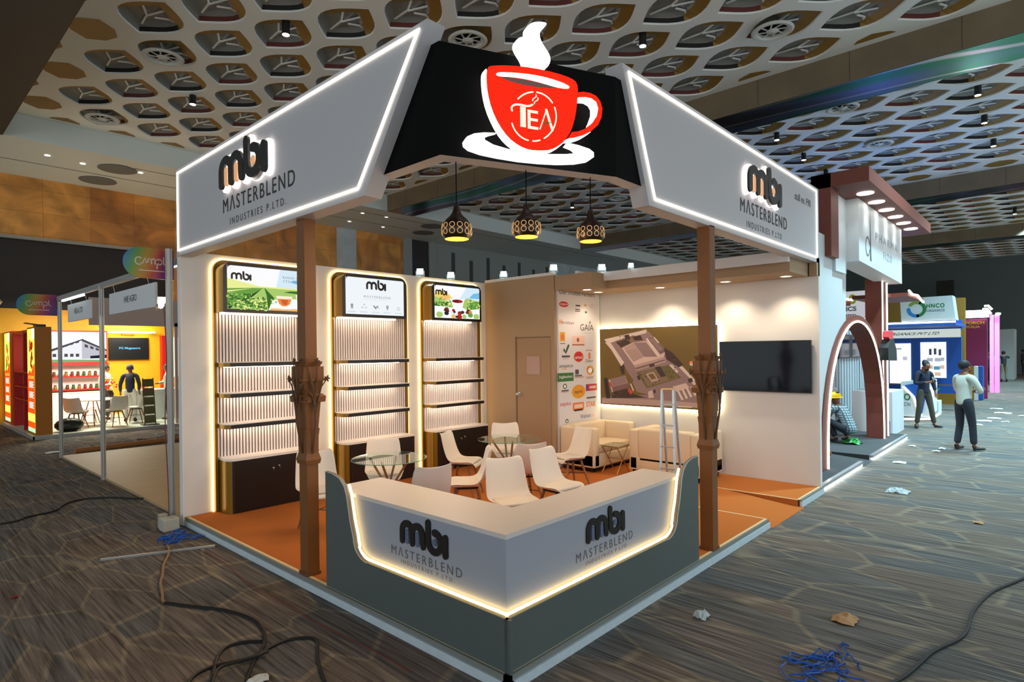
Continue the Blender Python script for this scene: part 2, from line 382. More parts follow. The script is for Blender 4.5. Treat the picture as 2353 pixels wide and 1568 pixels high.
def painted_reflection():
    m=mat('mirror_painted_reflection',(.5,.5,.5),.22,metal=1); nt,b,L=nodes(m); N=nt.nodes.new  # mirror metal with coloured reflections and white streaks painted into its base colour
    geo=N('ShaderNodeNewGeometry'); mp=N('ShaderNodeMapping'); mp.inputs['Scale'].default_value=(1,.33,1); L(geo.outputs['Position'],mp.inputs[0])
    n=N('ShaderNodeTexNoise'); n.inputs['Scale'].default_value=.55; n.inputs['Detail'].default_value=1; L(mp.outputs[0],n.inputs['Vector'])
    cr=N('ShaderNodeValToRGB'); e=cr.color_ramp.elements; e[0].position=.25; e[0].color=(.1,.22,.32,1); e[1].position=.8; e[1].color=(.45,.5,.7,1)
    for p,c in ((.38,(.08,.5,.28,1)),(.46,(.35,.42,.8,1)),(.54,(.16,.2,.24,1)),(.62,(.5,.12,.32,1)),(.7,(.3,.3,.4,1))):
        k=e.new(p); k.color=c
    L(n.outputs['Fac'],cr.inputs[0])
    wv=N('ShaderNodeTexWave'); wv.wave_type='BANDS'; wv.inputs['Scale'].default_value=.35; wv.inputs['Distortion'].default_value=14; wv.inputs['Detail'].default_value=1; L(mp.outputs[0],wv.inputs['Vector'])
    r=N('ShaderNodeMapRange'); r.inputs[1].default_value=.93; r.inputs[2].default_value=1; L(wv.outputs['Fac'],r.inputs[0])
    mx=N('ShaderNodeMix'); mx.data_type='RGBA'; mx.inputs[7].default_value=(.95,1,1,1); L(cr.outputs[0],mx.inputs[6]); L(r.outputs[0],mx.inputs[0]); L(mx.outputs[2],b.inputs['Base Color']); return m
M_MIRREFL=painted_reflection()
M_WOOD=mat('beam_wood',(118,104,80),.55,noise=.6,nscale=1.2); M_DB=mat('dark_beam',(60,58,54),.6)
bm_lab=['dark beam by the marble wall end of the ceiling','wood faced ceiling beam with mirror underside and painted reflections','second wood faced ceiling beam','third dark ceiling beam']
for k,x in enumerate((-1.5,11.8,25.1,38.4)):
    mb=MB(); wm=1 if k==0 else 0
    mb.box(x,x+1.3,-14,17.57,7.85,9,wm)
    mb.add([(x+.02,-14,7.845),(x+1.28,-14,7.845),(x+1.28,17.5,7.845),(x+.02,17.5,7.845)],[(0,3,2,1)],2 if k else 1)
    for j in range(14): mb.box(x-.004,x,-9+j*1.95,-8.99+j*1.95,7.86,8.5,1)
    o=mb.build('trim_%d'%(k+3),[M_WOOD,M_DB,M_MIRREFL]); struct(o,bm_lab[k])
mb=MB(); mb.box(-14,-1.5,-14,17.57,8.5,8.6); struct(mb.build('ceiling',M_DB),'dark ceiling beyond the first beam')
# ceiling fittings
M_BC=mat('black_can',(18,18,18),.4); M_LED=glow('downlight_glow',(255,240,215),14)
dl=None
for k,(x,y) in enumerate(((657,80),(443,240),(1477,106),(2247,219),(2262,283),(2283,336),(1785,322),(1847,368),(1898,406),(2014,487),(2036,508),(2332,492),(1315,477))):
    p=ZP(x,y,8.28)
    if dl is None:
        dl=thing('ceiling_downlight','x','downlight',p,'black cylinder downlights in the coffers')
        a=MB(); a.lathe([(.075,0),(.075,.28),(.03,.3)],p,14); a.build('can',M_BC,dl,True)
        a=MB(); a.lathe([(.066,-.006),(.0,-.006)],p,14); a.lathe([(.066,-.006),(.066,.0)],p,14,caps=False); a.build('lamp_face',M_LED,dl)
        o=dl
    else: o=dup(dl,p)
    o['label']='lit black cylinder downlight hanging in a ceiling coffer'
M_VNT=mat('vent_white',(205,208,200),.6); vt=None
for k,(x,y) in enumerate(((375,132),(236,274),(1075,93),(1775,72),(1936,249),(2020,332),(1420,456),(1160,440))):
    p=ZP(x,y,8.4)
    if vt is None:
        vt=thing('ceiling_diffuser','x','air vent',p,'round air diffusers in the coffers')
        a=MB(); a.lathe([(.36,.03),(.40,0),(.36,-.03),(.30,-.02),(.26,.05)],p,28,caps=False); a.lathe([(.12,0),(.1,-.02),(0,-.03)],p,18)
        for j in range(8):
            t=PI/4*j; a.obox(p+Vector((.1*math.cos(t),.1*math.sin(t),.01)),p+Vector((.28*math.cos(t+.3),.28*math.sin(t+.3),.01)),.03,.012)
        a.build('louvre_ring',M_VNT,vt,True)
        a=MB(); a.lathe([(.28,.05),(0,.05)],p,24); a.build('throat',M_BLK,vt); o=vt
    else: o=dup(vt,p)
    o['label']='round white air diffuser set in a ceiling coffer'
for x,y in ((270,389),(225,415),(993,520),(973,535)):
    p=ZP(x,y,7.86); a=MB(); a.lathe([(.5,-.0),(.52,-.015),(.4,-.02),(0,-.02)],p,28,caps=False); o=a.build('soffit_grille',mat('grille_grey',(120,122,118),.8),smooth=True)
    tag(o,'round grey grille flush in the pale soffit','air vent','round grilles in the soffit')
for x,y in ((109,357),(190,376),(323,397),(833,490),(888,499),(803,509),(880,522)):
    p=ZP(x,y,7.86); a=MB(); a.lathe([(.07,0),(.075,-.012),(.05,-.014),(0,-.014)],p,12,caps=False); o=a.build('recessed_light',glow('small_glow',(230,235,225),1.6))
    tag(o,'tiny recessed light in the pale soffit','downlight','tiny recessed lights in the soffit')
# ================================================================ THE TEA STAND
M_ORG=mat('orange_carpet',(.50,.155,.035),.95,noise=.25,nscale=300,spec=.1)
M_WHT=mat('white_board',(226,226,226),.55); M_WHP=mat('white_paint',(222,222,220),.6,noise=.06,nscale=3)
M_ALU=mat('aluminium',(190,196,200),.35,metal=.8); M_SKW=mat('skirt_white',(190,205,212),.6,noise=.2,nscale=20); M_SKG=mat('skirt_grey',(120,124,118),.6)
M_GRY=mat('counter_grey',(84,95,92),.45,noise=.05,nscale=6); M_BEI=mat('beige_paint',(168,142,112),.7)
M_GOLD=mat('gold_laminate',(140,104,24),.32,metal=.35); M_BLC=mat('black_laminate',(24,19,16),.35); M_FBLK=mat('fascia_black',(8,8,8),.75,spec=.1)
M_STRIP=glow('warm_strip',(255,214,136),6.5); M_STRW=glow('white_strip',(255,244,225),4.5); M_TXT=mat('letter_dark',(44,40,40),.6); M_TXG=mat('letter_grey',(92,90,92),.6)
M_LOGO=mat('logo_black',(24,20,20),.4); M_LOR=mat('logo_orange',(238,180,130),.5,emit=(255,190,140),es=.35); M_LBL=mat('logo_slate',(92,104,130),.5); M_HALO=glow('logo_halo',(255,240,232),2.6)
M_WD=mat('oak_leg',(150,98,62),.5,noise=.5,nscale=12); M_WDB=mat('brown_ply',(122,74,26),.55,noise=.35,nscale=4)
# platform with the ramp notch (one thing: raised floor)
pf=thing('stand_platform','low orange carpeted platform of the white tea stand with pale edging','platform',(3,2.5,0))
a=MB()
a.box(.02,4.45,.02,5.41,.0,.096); a.box(5.62,6.575,.02,3.74,0,.098); a.box(4.45,5.24,1.05,5.41,0,.098); a.box(5.24,5.62,1.05,3.74,0,.098)
a.build('carpet_deck',M_ORG,pf)
a=MB(); a.add([(4.45,-.06,.004),(5.62,-.06,.004),(5.62,1.05,.098),(4.45,1.05,.098),(4.45,-.06,0),(5.62,-.06,0),(5.62,1.05,0),(4.45,1.05,0)],[(0,1,2,3),(0,3,7,4),(1,5,6,2),(0,4,5,1)]); a.build('ramp',M_ORG,pf)
a=MB(); a.box(-.035,.02,-.035,5.39,0,.062); a.box(-.035,4.45,-.035,.02,0,.062); a.box(5.62,6.62,-.035,-.005,0,.075); a.build('skirting',M_SKW,pf)
a=MB(); a.box(-.02,.02,-.02,5.39,.062,.098); a.box(-.02,4.45,-.02,.02,.062,.098); a.box(5.62,6.62,-.03,-.005,.075,.098); a.build('edge_channel',M_SKG,pf)
a=MB(); a.box(.0,.028,.0,5.39,.09,.1); a.box(.0,4.45,.0,.028,.09,.1); a.box(5.62,6.57,0,.028,.09,.1); a.box(4.43,4.455,.02,1.05,.09,.1); a.box(5.6,5.62,.02,1.2,.09,.1); a.build('edge_bead',mat('bead',(226,200,150),.5),pf)
# walls
wt=3.38
a=MB(); a.box(-.03,5.25,5.42,5.5,.1,wt,0); a.box(-.045,-.03,5.40,5.5,.0,wt,1); sw=a.build('wall_shelves',[M_WHP,M_WHT]); struct(sw,'white panel wall behind the shelf units')
a=MB(); a.box(5.25,5.31,3.77,5.42,.1,wt,0); a.box(5.24,5.32,3.77,5.42,wt,wt+.05,1); struct(a.build('wall_storage',[M_BEI,M_WHT]),'beige wall of the storage room with the door')
a=MB(); a.box(5.31,6.65,3.75,3.8,.1,wt); struct(a.build('wall_partners',M_WHP),'narrow white wall behind the partner poster')
a=MB(); a.box(6.58,6.66,0.0,3.74,.0,wt); struct(a.build('wall_screen',M_WHP),'white wall carrying the television')
a=MB(); a.box(5.25,6.58,3.0,3.75,3.12,wt-.02,0); a.box(5.72,6.58,.12,3.0,3.12,wt-.02,0); struct(a.build('trim_8',M_BEI),'beige dropped soffit over the television wall')
a=MB(); a.box(5.60,5.66,0.1,3.35,3.24,3.385,0); a.box(5.30,6.6,3.32,3.36,3.36,3.41,0); struct(a.build('trim_9',M_WHT),'white beam along the soffit')
a=MB(); a.box(6.5,6.64,.0,.1,3.12,3.38); struct(a.build('trim_10',M_BEI),'beige end block of the soffit')
# downlights in the soffit
M_DL=glow('soffit_glow',(255,226,180),9)
dn=None
for k,(p,kk) in enumerate((((5.55,3.3),0),((6.05,3.42),0),((6.2,2.3),1),((6.2,1.2),1),((6.2,.32),1))):
    q=(p[0],p[1],3.117)
    if dn is None:
        dn=thing('soffit_downlight','warm downlight in the soffit over the partner poster, beside the storage wall','downlight',q,'soffit downlights')
        b=MB(); b.lathe([(.085,.002),(.09,-.008),(.07,-.008),(.07,0)],q,20,caps=False); b.build('trim_ring',M_WHT,dn,True)
        b=MB(); b.lathe([(.07,-.004),(0,-.004)],q,20); b.build('lens',M_DL,dn); o=dn
    else:
        o=dup(dn,q); o['label']=['','warm downlight over the partner poster, next to the picture wall','warm downlight above the aerial factory picture','warm downlight between picture and television','warm downlight at the open end of the television wall'][k]
    lamp('SPOT','soffit_light',(q[0],q[1],3.09),42 if kk else 20,(1,.8,.58),.05,(q[0]+(.12 if kk else 0),q[1]+(0 if kk else .1),0),120,.7)
# door
d=thing('door_1','beige flush door of the storage room','',(5.24,4.25,.1)); d['kind']='structure'
a=MB(); a.box(5.235,5.25,3.86,4.62,.1,2.32); a.build('door_leaf',mat('door_beige',(160,132,102),.6),d)
a=MB(); a.box(5.228,5.25,4.62,4.655,.1,2.35); a.box(5.24,5.25,3.86,4.62,2.32,2.34); a.build('door_frame',mat('door_gap',(120,98,74),.7),d)
a=MB(); a.lathe([(.035,0),(.035,.01),(.012,.015),(.012,.045),(.03,.055),(.034,.075),(.02,.09),(0,.092)],(5.235,4.56,1.33),14,axis=(-1,0,0)); a.build('door_knob',M_ALU,d,True)
tg=MB(); tg.box(5.222,5.234,4.08,4.38,1.68,2.0); o=tg.build('door_notice',mat('notice_mauve',(176,148,140),.4)); tag(o,'small framed mauve notice panel on the beige door','notice')
# ---------------------------------------------------------------- fascia boards
LF=fr_x(-.06); RF=Fr((0,-.0,0),(1,0,0),(0,0,1),(0,-1,0))
def outline(mb,poly,fr,w,c0,c1,mi=0):
    n=len(poly)
    cx=sum(p[0] for p in poly)/n; cy=sum(p[1] for p in poly)/n
    ins=[]
    for i in range(n):
        p0,p,p1=Vector(poly[i-1]),Vector(poly[i]),Vector(poly[(i+1)%n])
        e0=(p-p0).normalized(); e1=(p1-p).normalized(); n0=Vector((-e0.y,e0.x)); n1=Vector((-e1.y,e1.x))
        if n0.dot(Vector((cx,cy))-p)<0: n0=-n0; n1=-n1
        m=(n0+n1).normalized(); ins.append(tuple(p+m*w/max(.3,m.dot(n0))))
    for i in range(n): mb.prism([poly[i],poly[(i+1)%n],ins[(i+1)%n],ins[i]],fr,c0,c1,mi)
FT=4.34
def fascia(fr,poly,strip,label,lg,stall,nm,thick):
    cx=sum(p[0] for p in poly)/4
    t=thing(nm,label,'fascia sign',fr(cx,3.3,-.05))
    a=MB(); a.prism(poly,fr,-thick,0,0); a.build('board',mat('fascia_white',(190,188,190),.5),t)
    a=MB(); outline(a,strip,fr,.016,.001,.012); a.build('light_strip',M_STRW,t)
    x0,zl,w=lg
    a=MB(); mbi(a,fr,x0,zl,w,.005,.03,0,None,.05,.88); a.build('halo_backing',M_HALO,t)
    a=MB(); mbi(a,fr,x0,zl,w,.05,.075,0,1,0,.88); a.build('logo',[M_LOGO,M_LOR],t)
    a=MB(); xa=x0-.10*w/1.07; xb=x0+w*1.36
    text(a,'MΛSTERBLEND',fr,x0-.07,x0+w*1.37,zl-.215,zl-.06,.004,0,1.25)
    text(a,'INDUSTRIES P.LTD.',fr,x0+.1,x0+w*1.22,zl-.36,zl-.29,.004,1,1.5)
    if stall: text(a,'stall no. F90',fr,stall[0],stall[1],stall[2],stall[3],.004,1)
    a.build('lettering',[M_TXT,M_TXG],t); return t
# reads towards -y : a=-y
PL=[(-5.46,3.31),(-1.40,3.31),(-.62,FT+.03),(-5.46,FT+.03)]
SL=[(-5.40,3.37),(-1.475,3.37),(-.70,FT-.01),(-5.40,FT-.01)]
fascia(LF,PL,SL,'long white fascia with glowing edge strip over the shelf side of the stand','',None,'fascia_sign',.16) if 0 else None
t1=fascia(LF,PL,SL,'white slanted fascia with backlit logo above the shelf wall side',(-3.97,3.82,1.09),None,'fascia_sign',.16)
PR=[(1.80,3.31),(6.62,3.31),(6.62,FT+.03),(1.40,FT+.03)]
SR=[(1.885,3.37),(6.52,3.37),(6.52,FT-.01),(1.485,FT-.01)]
t2=fascia(RF,PR,SR,'white slanted fascia with backlit logo and stall number above the television side',(3.82,3.80,1.04),(5.57,6.24,4.04,4.14),'fascia_sign',.16)
# black chamfered corner fascia
t=thing('corner_fascia','black chamfered corner fascia between the two white fascia boards','fascia sign',(.4,.4,3.46))
a=MB(); pts=[(.04,1.9),(.04,.62),(1.36,.04),(2.3,.04)]; inn=[(.16,1.9),(.16,.72),(1.40,.17),(2.3,.17)]
zb,zt=3.465,4.255
for i in range(3):
    (x0,y0),(x1,y1)=pts[i],pts[i+1]; (u0,v0),(u1,v1)=inn[i],inn[i+1]
    a.add([(x0,y0,zb),(x1,y1,zb),(x1,y1,zt),(x0,y0,zt)],[(0,1,2,3)],0)
    a.add([(u0,v0,zb),(u1,v1,zb),(u1,v1,zt),(u0,v0,zt)],[(3,2,1,0)],1)
    a.add([(x0,y0,zb),(x1,y1,zb),(u1,v1,zb),(u0,v0,zb)],[(3,2,1,0)],1)
    a.add([(x0,y0,zt),(x1,y1,zt),(u1,v1,zt),(u0,v0,zt)],[(0,1,2,3)],0)
a.build('boxing',[M_FBLK,M_WHT],t)
# ---------------------------------------------------------------- tea cup sign
n=Vector((.58,1.32,0)).normalized(); U=Vector((n.y,-n.x,0)); CF=Fr((.04,.62,0),U,(0,0,1),-n)
def cpx(pts,ox=840,oy=40,s=3.6766):
    out=[]
    for x,y in pts:
        r=ray(ox+x/s,oy+y/s); tt=(n.dot(CF.o)-.06-n.dot(CP))/n.dot(r)
        out.append(CF.loc(CP+r*tt))
    return out
def sm(pts,it=2,closed=True):
    for _ in range(it):
        q=[]; m=len(pts)
        for i in range(m if closed else m-1):
            a_,b_=pts[i],pts[(i+1)%m]
            q+=[(a_[0]*.75+b_[0]*.25,a_[1]*.75+b_[1]*.25),(a_[0]*.25+b_[0]*.75,a_[1]*.25+b_[1]*.75)]
        pts=q
    return pts
M_CR=glow('cup_red',(255,42,22),1.15); M_CW=glow('sign_white',(255,250,245),2.2); M_CS=mat('sign_return',(180,40,30),.5); M_CI=mat('sign_tea',(110,78,72),.6,emit=(110,78,72),es=.35)  # the dull brown sign material is the tea in the cup
cs=thing('tea_cup_sign','glowing red tea cup sign with white saucer and rising steam on black corner fascia','sign',tuple(CF(.7,3.51,.03)))
red=[(1022,432),(1055,415),(1200,412),(1400,432),(1600,475),(1730,520),(1780,560),(1787,640),(1780,720),(1765,840),(1735,950),(1690,1030),(1640,1080),(1560,1125),(1470,1130),(1380,1125),(1290,1090),(1200,1020),(1120,910),(1060,780),(1025,640),(1015,520)]
white_rim=[(1022,432),(995,455),(990,520),(1000,640),(1030,770),(1085,900),(1150,1010),(1230,1090),(1300,1125),(1400,1145),(1560,1142),(1640,1095),(1690,1030),(1640,1080),(1560,1125),(1470,1130),(1380,1125),(1290,1090),(1200,1020),(1120,910),(1060,780),(1025,640),(1015,520)]
a=MB(); a.prism(sm(cpx(white_rim),1),CF,.02,.07,0); 
sl=[(1095,480),(1130,470),(1250,475),(1400,490),(1540,520),(1660,560),(1715,590),(1710,608),(1690,612),(1600,600),(1480,562),(1350,530),(1230,512),(1130,508),(1098,498)]
a.prism(sm(cpx(sl),1),CF,.0755,.0765,0)
a.build('white_rim',[M_CW],cs)
a=MB(); a.prism(sm(cpx(red),1),CF,.02,.075,0,1); a.build('cup_body',[M_CR,M_CS],cs)
a=MB(); a.prism(sm(cpx([(1120,508),(1300,525),(1480,565),(1640,603),(1560,608),(1430,597),(1290,570),(1190,540)]),1),CF,.0755,.0760,0); a.build('tea_surface',M_CI,cs)
hr=[(1787,640),(1830,635),(1890,645),(1940,670),(1975,715),(1992,775),(1985,850),(1955,915),(1900,965),(1830,1000),(1750,1022),(1700,1028),(1735,975),(1790,968),(1850,945),(1905,900),(1945,840),(1958,775),(1940,720),(1900,690),(1850,680),(1787,682)]
hw=[(1785,682),(1850,680),(1900,690),(1940,720),(1958,775),(1945,840),(1905,900),(1880,925),(1900,880),(1920,820),(1920,770),(1900,735),(1860,712),(1787,706)]
hw2=[(1665,1050),(1700,1030),(1760,1022),(1840,1000),(1910,962),(1850,1010),(1780,1040),(1710,1052)]
a=MB(); a.prism(cpx(hr),CF,.02,.075,0,1); a.prism(cpx(hw),CF,.02,.073,2); a.prism(sm(cpx(hw2),1),CF,.02,.073,2); a.build('handle',[M_CR,M_CS,M_CW],cs)
sc_o=[(1110,975),(1000,972),(920,980),(860,1005),(833,1045),(838,1080),(880,1115),(980,1150),(1120,1180),(1300,1210),(1480,1228),(1640,1236),(1780,1232),(1880,1215),(1930,1180),(1928,1140),(1890,1110),(1800,1080),(1710,1058),(1688,1085),(1750,1110),(1780,1135),(1770,1148),(1700,1155),(1560,1155),(1380,1142),(1200,1110),(1080,1075),(1010,1035),(1005,1010),(1050,990)]
a=MB(); a.prism(cpx(sc_o),CF,.02,.06,0); a.build('saucer',M_CW,cs)
st1=[(1525,50),(1460,40),(1400,50),(1358,80),(1345,120),(1355,180),(1385,235),(1415,305),(1428,380),(1402,440),(1480,460),(1530,430),(1558,380),(1555,330),(1520,270),(1480,210),(1462,150),(1480,110),(1520,75)]
st2=[(1343,172),(1300,170),(1265,200),(1255,240),(1275,290),(1320,360),(1335,410),(1340,438),(1390,450),(1418,392),(1406,330),(1372,262),(1350,212)]
a=MB(); a.prism(sm(cpx(st1),1),CF,.02,.07,0); a.prism(sm(cpx(st2),1),CF,.02,.07,0); a.build('steam',M_CW,cs)
a=MB()
ctr=(1412,845); R1=[]
for k0,k1 in ((-62,28),(34,86),(92,140),(196,262),(268,292)):
    pp=cpx([(ctr[0]+190*math.cos(math.radians(g)),ctr[1]-207*math.sin(math.radians(g))) for g in range(k0,k1,6)]); a.prism(ribbon(pp,.011,3),CF,.0757,.0775,0)
x0,z0=cpx([(1285,925)])[0]; x1,z1=cpx([(1325,765)])[0]
p=cpx([(1300,930),(1345,935),(1300,775),(1335,775)]); 
def ctext(s,c0,c1,top,bot):
    (a0,b0),(a1,b1)=cpx([(c0,bot)])[0],cpx([(c1,top)])[0]; text(a,s,CF,a0,a1,b0,b1,.0765,0,1,.008)
ctext('I',1300,1345,765,930); ctext('E',1362,1450,800,945); 
a.prism(ribbon(sm(cpx([(1235,810),(1222,770),(1245,745),(1290,742),(1370,762),(1420,735)]),2,False),.014,4),CF,.0757,.0775,0)
a.prism(ribbon(cpx([(1465,950),(1520,790)]),.009,3),CF,.0757,.0775,0); a.prism(ribbon(cpx([(1518,790),(1570,960)]),.02,3),CF,.0757,.0775,0)
a.prism(ribbon(sm(cpx([(1408,720),(1400,700),(1440,675),(1425,655)]),2,False),.008,3),CF,.0757,.0775,0)
a.prism(ribbon(sm(cpx([(1420,745),(1415,725),(1455,700),(1440,680)]),2,False),.008,3),CF,.0757,.0775,0)
a.prism(ribbon(cpx([(1500,905),(1560,895)]),.012,3),CF,.0757,.0775,1)
a.build('lettering',[glow('sign_cream',(255,225,205),1.3),mat('leaf_green',(90,140,50),.5)],cs)
# ---------------------------------------------------------------- pendant lamps
M_PB=mat('pendant_bronze',(46,30,24),.35,metal=.5); M_PG=mat('pendant_gold_glow',(240,160,40),.4,emit=(255,150,30),es=1.6); M_RING=mat('ring_gold_glow',(190,150,105),.4,emit=(255,200,130),es=.35); M_BULB=glow('bulb',(255,190,90),14)  # emission on lining and rings stands in for bulb light through the perforations
pn=None
for k,((cx_,cy_),(x,y)) in enumerate((((1053,562),(.22,.66)),((1224,557),(.72,.43)),((1387,567),(1.23,.20)))):
    tb=[2.97,2.99,2.975][k]
    # place so that the shade bottom meets its height
    r=ray(cx_,cy_-12); base=Vector((x,y,0)); tt=((Vector((x,y,0))-CP).dot(Vector((CR.col[2].x,CR.col[2].y,0))*-1))/(r.dot(Vector((CR.col[2].x,CR.col[2].y,0))*-1)); zz=(CP+r*tt).z
    q=Vector((x,y,zz))
    if pn is None:
        pn=thing('pendant_lamp','x','pendant lamp',q,'perforated pendant lamps')
        prof=[(.088,0),(.103,.03),(.107,.065),(.1,.105),(.078,.14),(.05,.165),(.032,.19),(.022,.22),(.019,.25)]
        b=MB(); b.lathe(prof,q,32,caps=False); b.lathe([(.019,.25),(.0,.252)],q,32); b.build('shade',M_PB,pn,True)
        b=MB(); b.lathe([(r_-.004,z_+.001) for r_,z_ in prof[:7]],q,32,caps=False); b.build('shade_lining',M_PG,pn,True)
        b=MB()
        for row,(zr,rr) in enumerate(((.045,.107),(.088,.105))):
            for j in range(12):
                th=2*PI*(j+.5*(row%2)*0)/12; c=q+Vector((math.cos(th)*rr,math.sin(th)*rr,zr)); u=Vector((-math.sin(th),math.cos(th),0)); nn=Vector((math.cos(th),math.sin(th),-.05+(.35 if row else -.1)*.5)).normalized(); v=nn.cross(u)
                b.tube([c+(u*math.cos(2*PI*g/10)+v*math.sin(2*PI*g/10))*.019 for g in range(10)],.0028,5,0,False,True)
        b.build('ring_pattern',M_RING,pn,True)
        b=MB(); b.sph(q+Vector((0,0,.06)),.028,12); b.build('bulb',M_BULB,pn,True)
        b=MB(); b.tube([q+Vector((0,0,.25)),q+Vector((0,0,3.47-zz))],.004,6); b.build('cord',M_FBLK,pn); o=pn
    else: o=dup(pn,q)
    o['label']=['perforated bronze pendant lamp with gold lining, hanging nearest the shelf units','perforated bronze pendant lamp hanging below the middle of the cup sign','perforated bronze pendant lamp hanging nearest the television side'][k]
    lamp('POINT','pendant_light',(x,y,zz-.03),9,(1,.7,.4),.03)
# ---------------------------------------------------------------- front counter
ct=thing('reception_counter','L-shaped white reception counter with grey backlit front panel and black logos','reception counter',(0.6,.6,.1))
H=.935
a=MB(); P=[(.07,.07),(2.42,.07),(2.42,.46),(.56,.46),(.56,2.1),(.07,2.1)]
FL=Fr((0,0,0),(1,0,0),(0,1,0),(0,0,1)); a.prism([(p[0],p[1]) for p in P],FL,.1,H-.03); a.build('body',mat('counter_white',(156,162,174),.45),ct)
a=MB(); P2=[(.06,.06),(2.46,.06),(2.46,.48),(.58,.48),(.58,2.14),(.06,2.14)]; a.prism(P2,FL,H-.03,H); a.build('countertop',mat('counter_top',(214,206,198),.35),ct)
def finprof(E): # along distance from corner, outer end E
    return [(0.0,.436),(E-.62,.436)]+[(E-.62+.19*math.sin(t),.436+.16*(1-math.cos(t))) for t in [PI/2*k/7 for k in range(1,8)]]+[(E-.385,.72),(E-.335,.93),(E-.30,1.0),(E-.23,1.055),(E-.12,1.08),(E,1.085)]
for sgn,E,fr in ((0,2.13,fr_x(0)),(1,2.66,fr_y(0))):
    pr=finprof(E); pr[0]=(-.025 if sgn==0 else 0.,.436); pl=[(pr[0][0],.1)]+pr+[(E,.1)]
    f=Fr((0,0,0),(0,1,0),(0,0,1),(-1,0,0)) if sgn==0 else Fr((0,0,0),(1,0,0),(0,0,1),(0,-1,0))
    a=MB(); a.prism(pl,f,-.025,.0); a.build('front_panel',M_GRY,ct)
    # glowing strip following the inner edge, set back behind the panel
    a=MB(); path=[(p[0]+(0.03 if p[1]<.5 else 0),p[1]+0.006) for p in pr[:-3]]
    path[0]=(.035,.442)
    a.tube([f(x_,z_,-.045) for x_,z_ in path],.011,6); a.build('light_strip',M_STRIP,ct)
    a=MB(); a.prism([(p[0],p[1]) for p in pr[1:]][::1]+[(q[0]+.012,q[1]-.004) for q in pr[1:]][::-1],f,-.026,.001); a.build('edge_lip',mat('lip',(220,205,190),.5),ct)
CL=Fr((.07,0,0),(0,-1,0),(0,0,1),(-1,0,0)); CRR=Fr((0,.07,0),(1,0,0),(0,0,1),(0,-1,0))
for f,x0,w in ((CL,-1.165,.55),(CRR,.93,.53)):
    zl=.655
    a=MB(); mbi(a,f,x0,zl,w,.001,.012,0,1); a.build('logo',[M_LOGO,M_LBL],ct)
    a=MB(); text(a,'MΛSTERBLEND',f,x0-.12,x0+w*1.24,zl-.105,zl-.035,.002,0,1.35); text(a,'INDUSTRIES P.LTD.',f,x0,x0+w*1.1,zl-.155,zl-.125,.002,1,1.5); a.build('lettering',[M_TXG,mat('letter_faint',(118,108,98),.6)],ct)
# ---------------------------------------------------------------- carved posts
def carved_post(x0,x1,y0,y1,label):
    t=thing('carved_post',label,'post',((x0+x1)/2,(y0+y1)/2,.1),'carved brown posts')
    a=MB(); a.box(x0,x1,y0,y1,.1,3.32); a.build('shaft',M_WDB,t)
    a=MB(); a.box(x0-.01,x1+.01,y0-.01,y1+.01,.1,.125); a.build('foot',mat('post_foot',(110,66,30),.6),t)
    a=MB()
    def band(z0,z1,e0,e1):
        vs=[];
        for z,e in ((z0,e0),(z1,e1)): vs+=[(x0-e,y0-e,z),(x1+e,y0-e,z),(x1+e,y1+e,z),(x0-e,y1+e,z)]
        a.add(vs,[(0,3,2,1),(4,5,6,7),(0,1,5,4),(1,2,6,5),(2,3,7,6),(3,0,4,7)])
    band(1.10,1.14,.012,.02); band(1.14,1.20,.02,.004); band(1.2,1.36,.003,.005)
    band(1.36,1.42,.006,.012); band(1.42,1.66,.004,.02); band(1.66,1.71,.05,.055); band(1.71,1.735,.055,.03)
    band(1.735,1.85,.02,.038); band(1.85,1.875,.058,.062); band(1.875,1.98,.042,.042); band(1.98,2.0,.018,.025); band(2.0,2.025,.028,.036)
    a.build('capital',M_WDB,t)
    a=MB()
    for fx in (0,1):
        # branches on the two outer faces
        def Q(s_,z,o_): return (x0-o_,(y0+y1)/2+s_,z) if fx==0 else ((x0+x1)/2+s_,y0-o_,z)
        for tr in ([(0,1.2),(.0,1.5),(-.01,1.72),(-.05,1.86),(-.07,1.98)],[(0,1.55),(.03,1.7),(.06,1.8),(.11,1.86)],[(0,1.6),(-.03,1.72),(-.09,1.78),(-.13,1.80)],[(-.005,1.7),(.015,1.85),(.02,2.02)],[(-.02,1.78),(-.06,1.93),(-.1,2.03)]):
            a.tube([Q(s_,z,.058+.02*(z-1.5 if z>1.5 else 0)-(.05 if z<1.4 else 0)) for s_,z in tr],[.011-.006*k/(len(tr)-1) for k in range(len(tr))],6)
        for s_,z in ((-.13,1.81),(.12,1.87),(-.1,2.04),(.02,2.03),(-.09,1.70)):
            c=Vector(Q(s_,z,.062)); 
            for j in range(5):
                th=2*PI*j/5; v=Vector((0,math.cos(th),math.sin(th))) if fx==0 else Vector((math.cos(th),0,math.sin(th))); a.tube([c,c+v*.02,c+v*.034],[.006,.009,.002],5)
    a.build('tree_carving',mat('carving_brown',(88,58,26),.6),t,True)
    return t
carved_post(0.0,.11,2.44,2.58,'carved brown square post at the shelf side end of the counter')
carved_post(2.97,3.09,-.0,.13,'carved brown square post at the television side end of the counter')
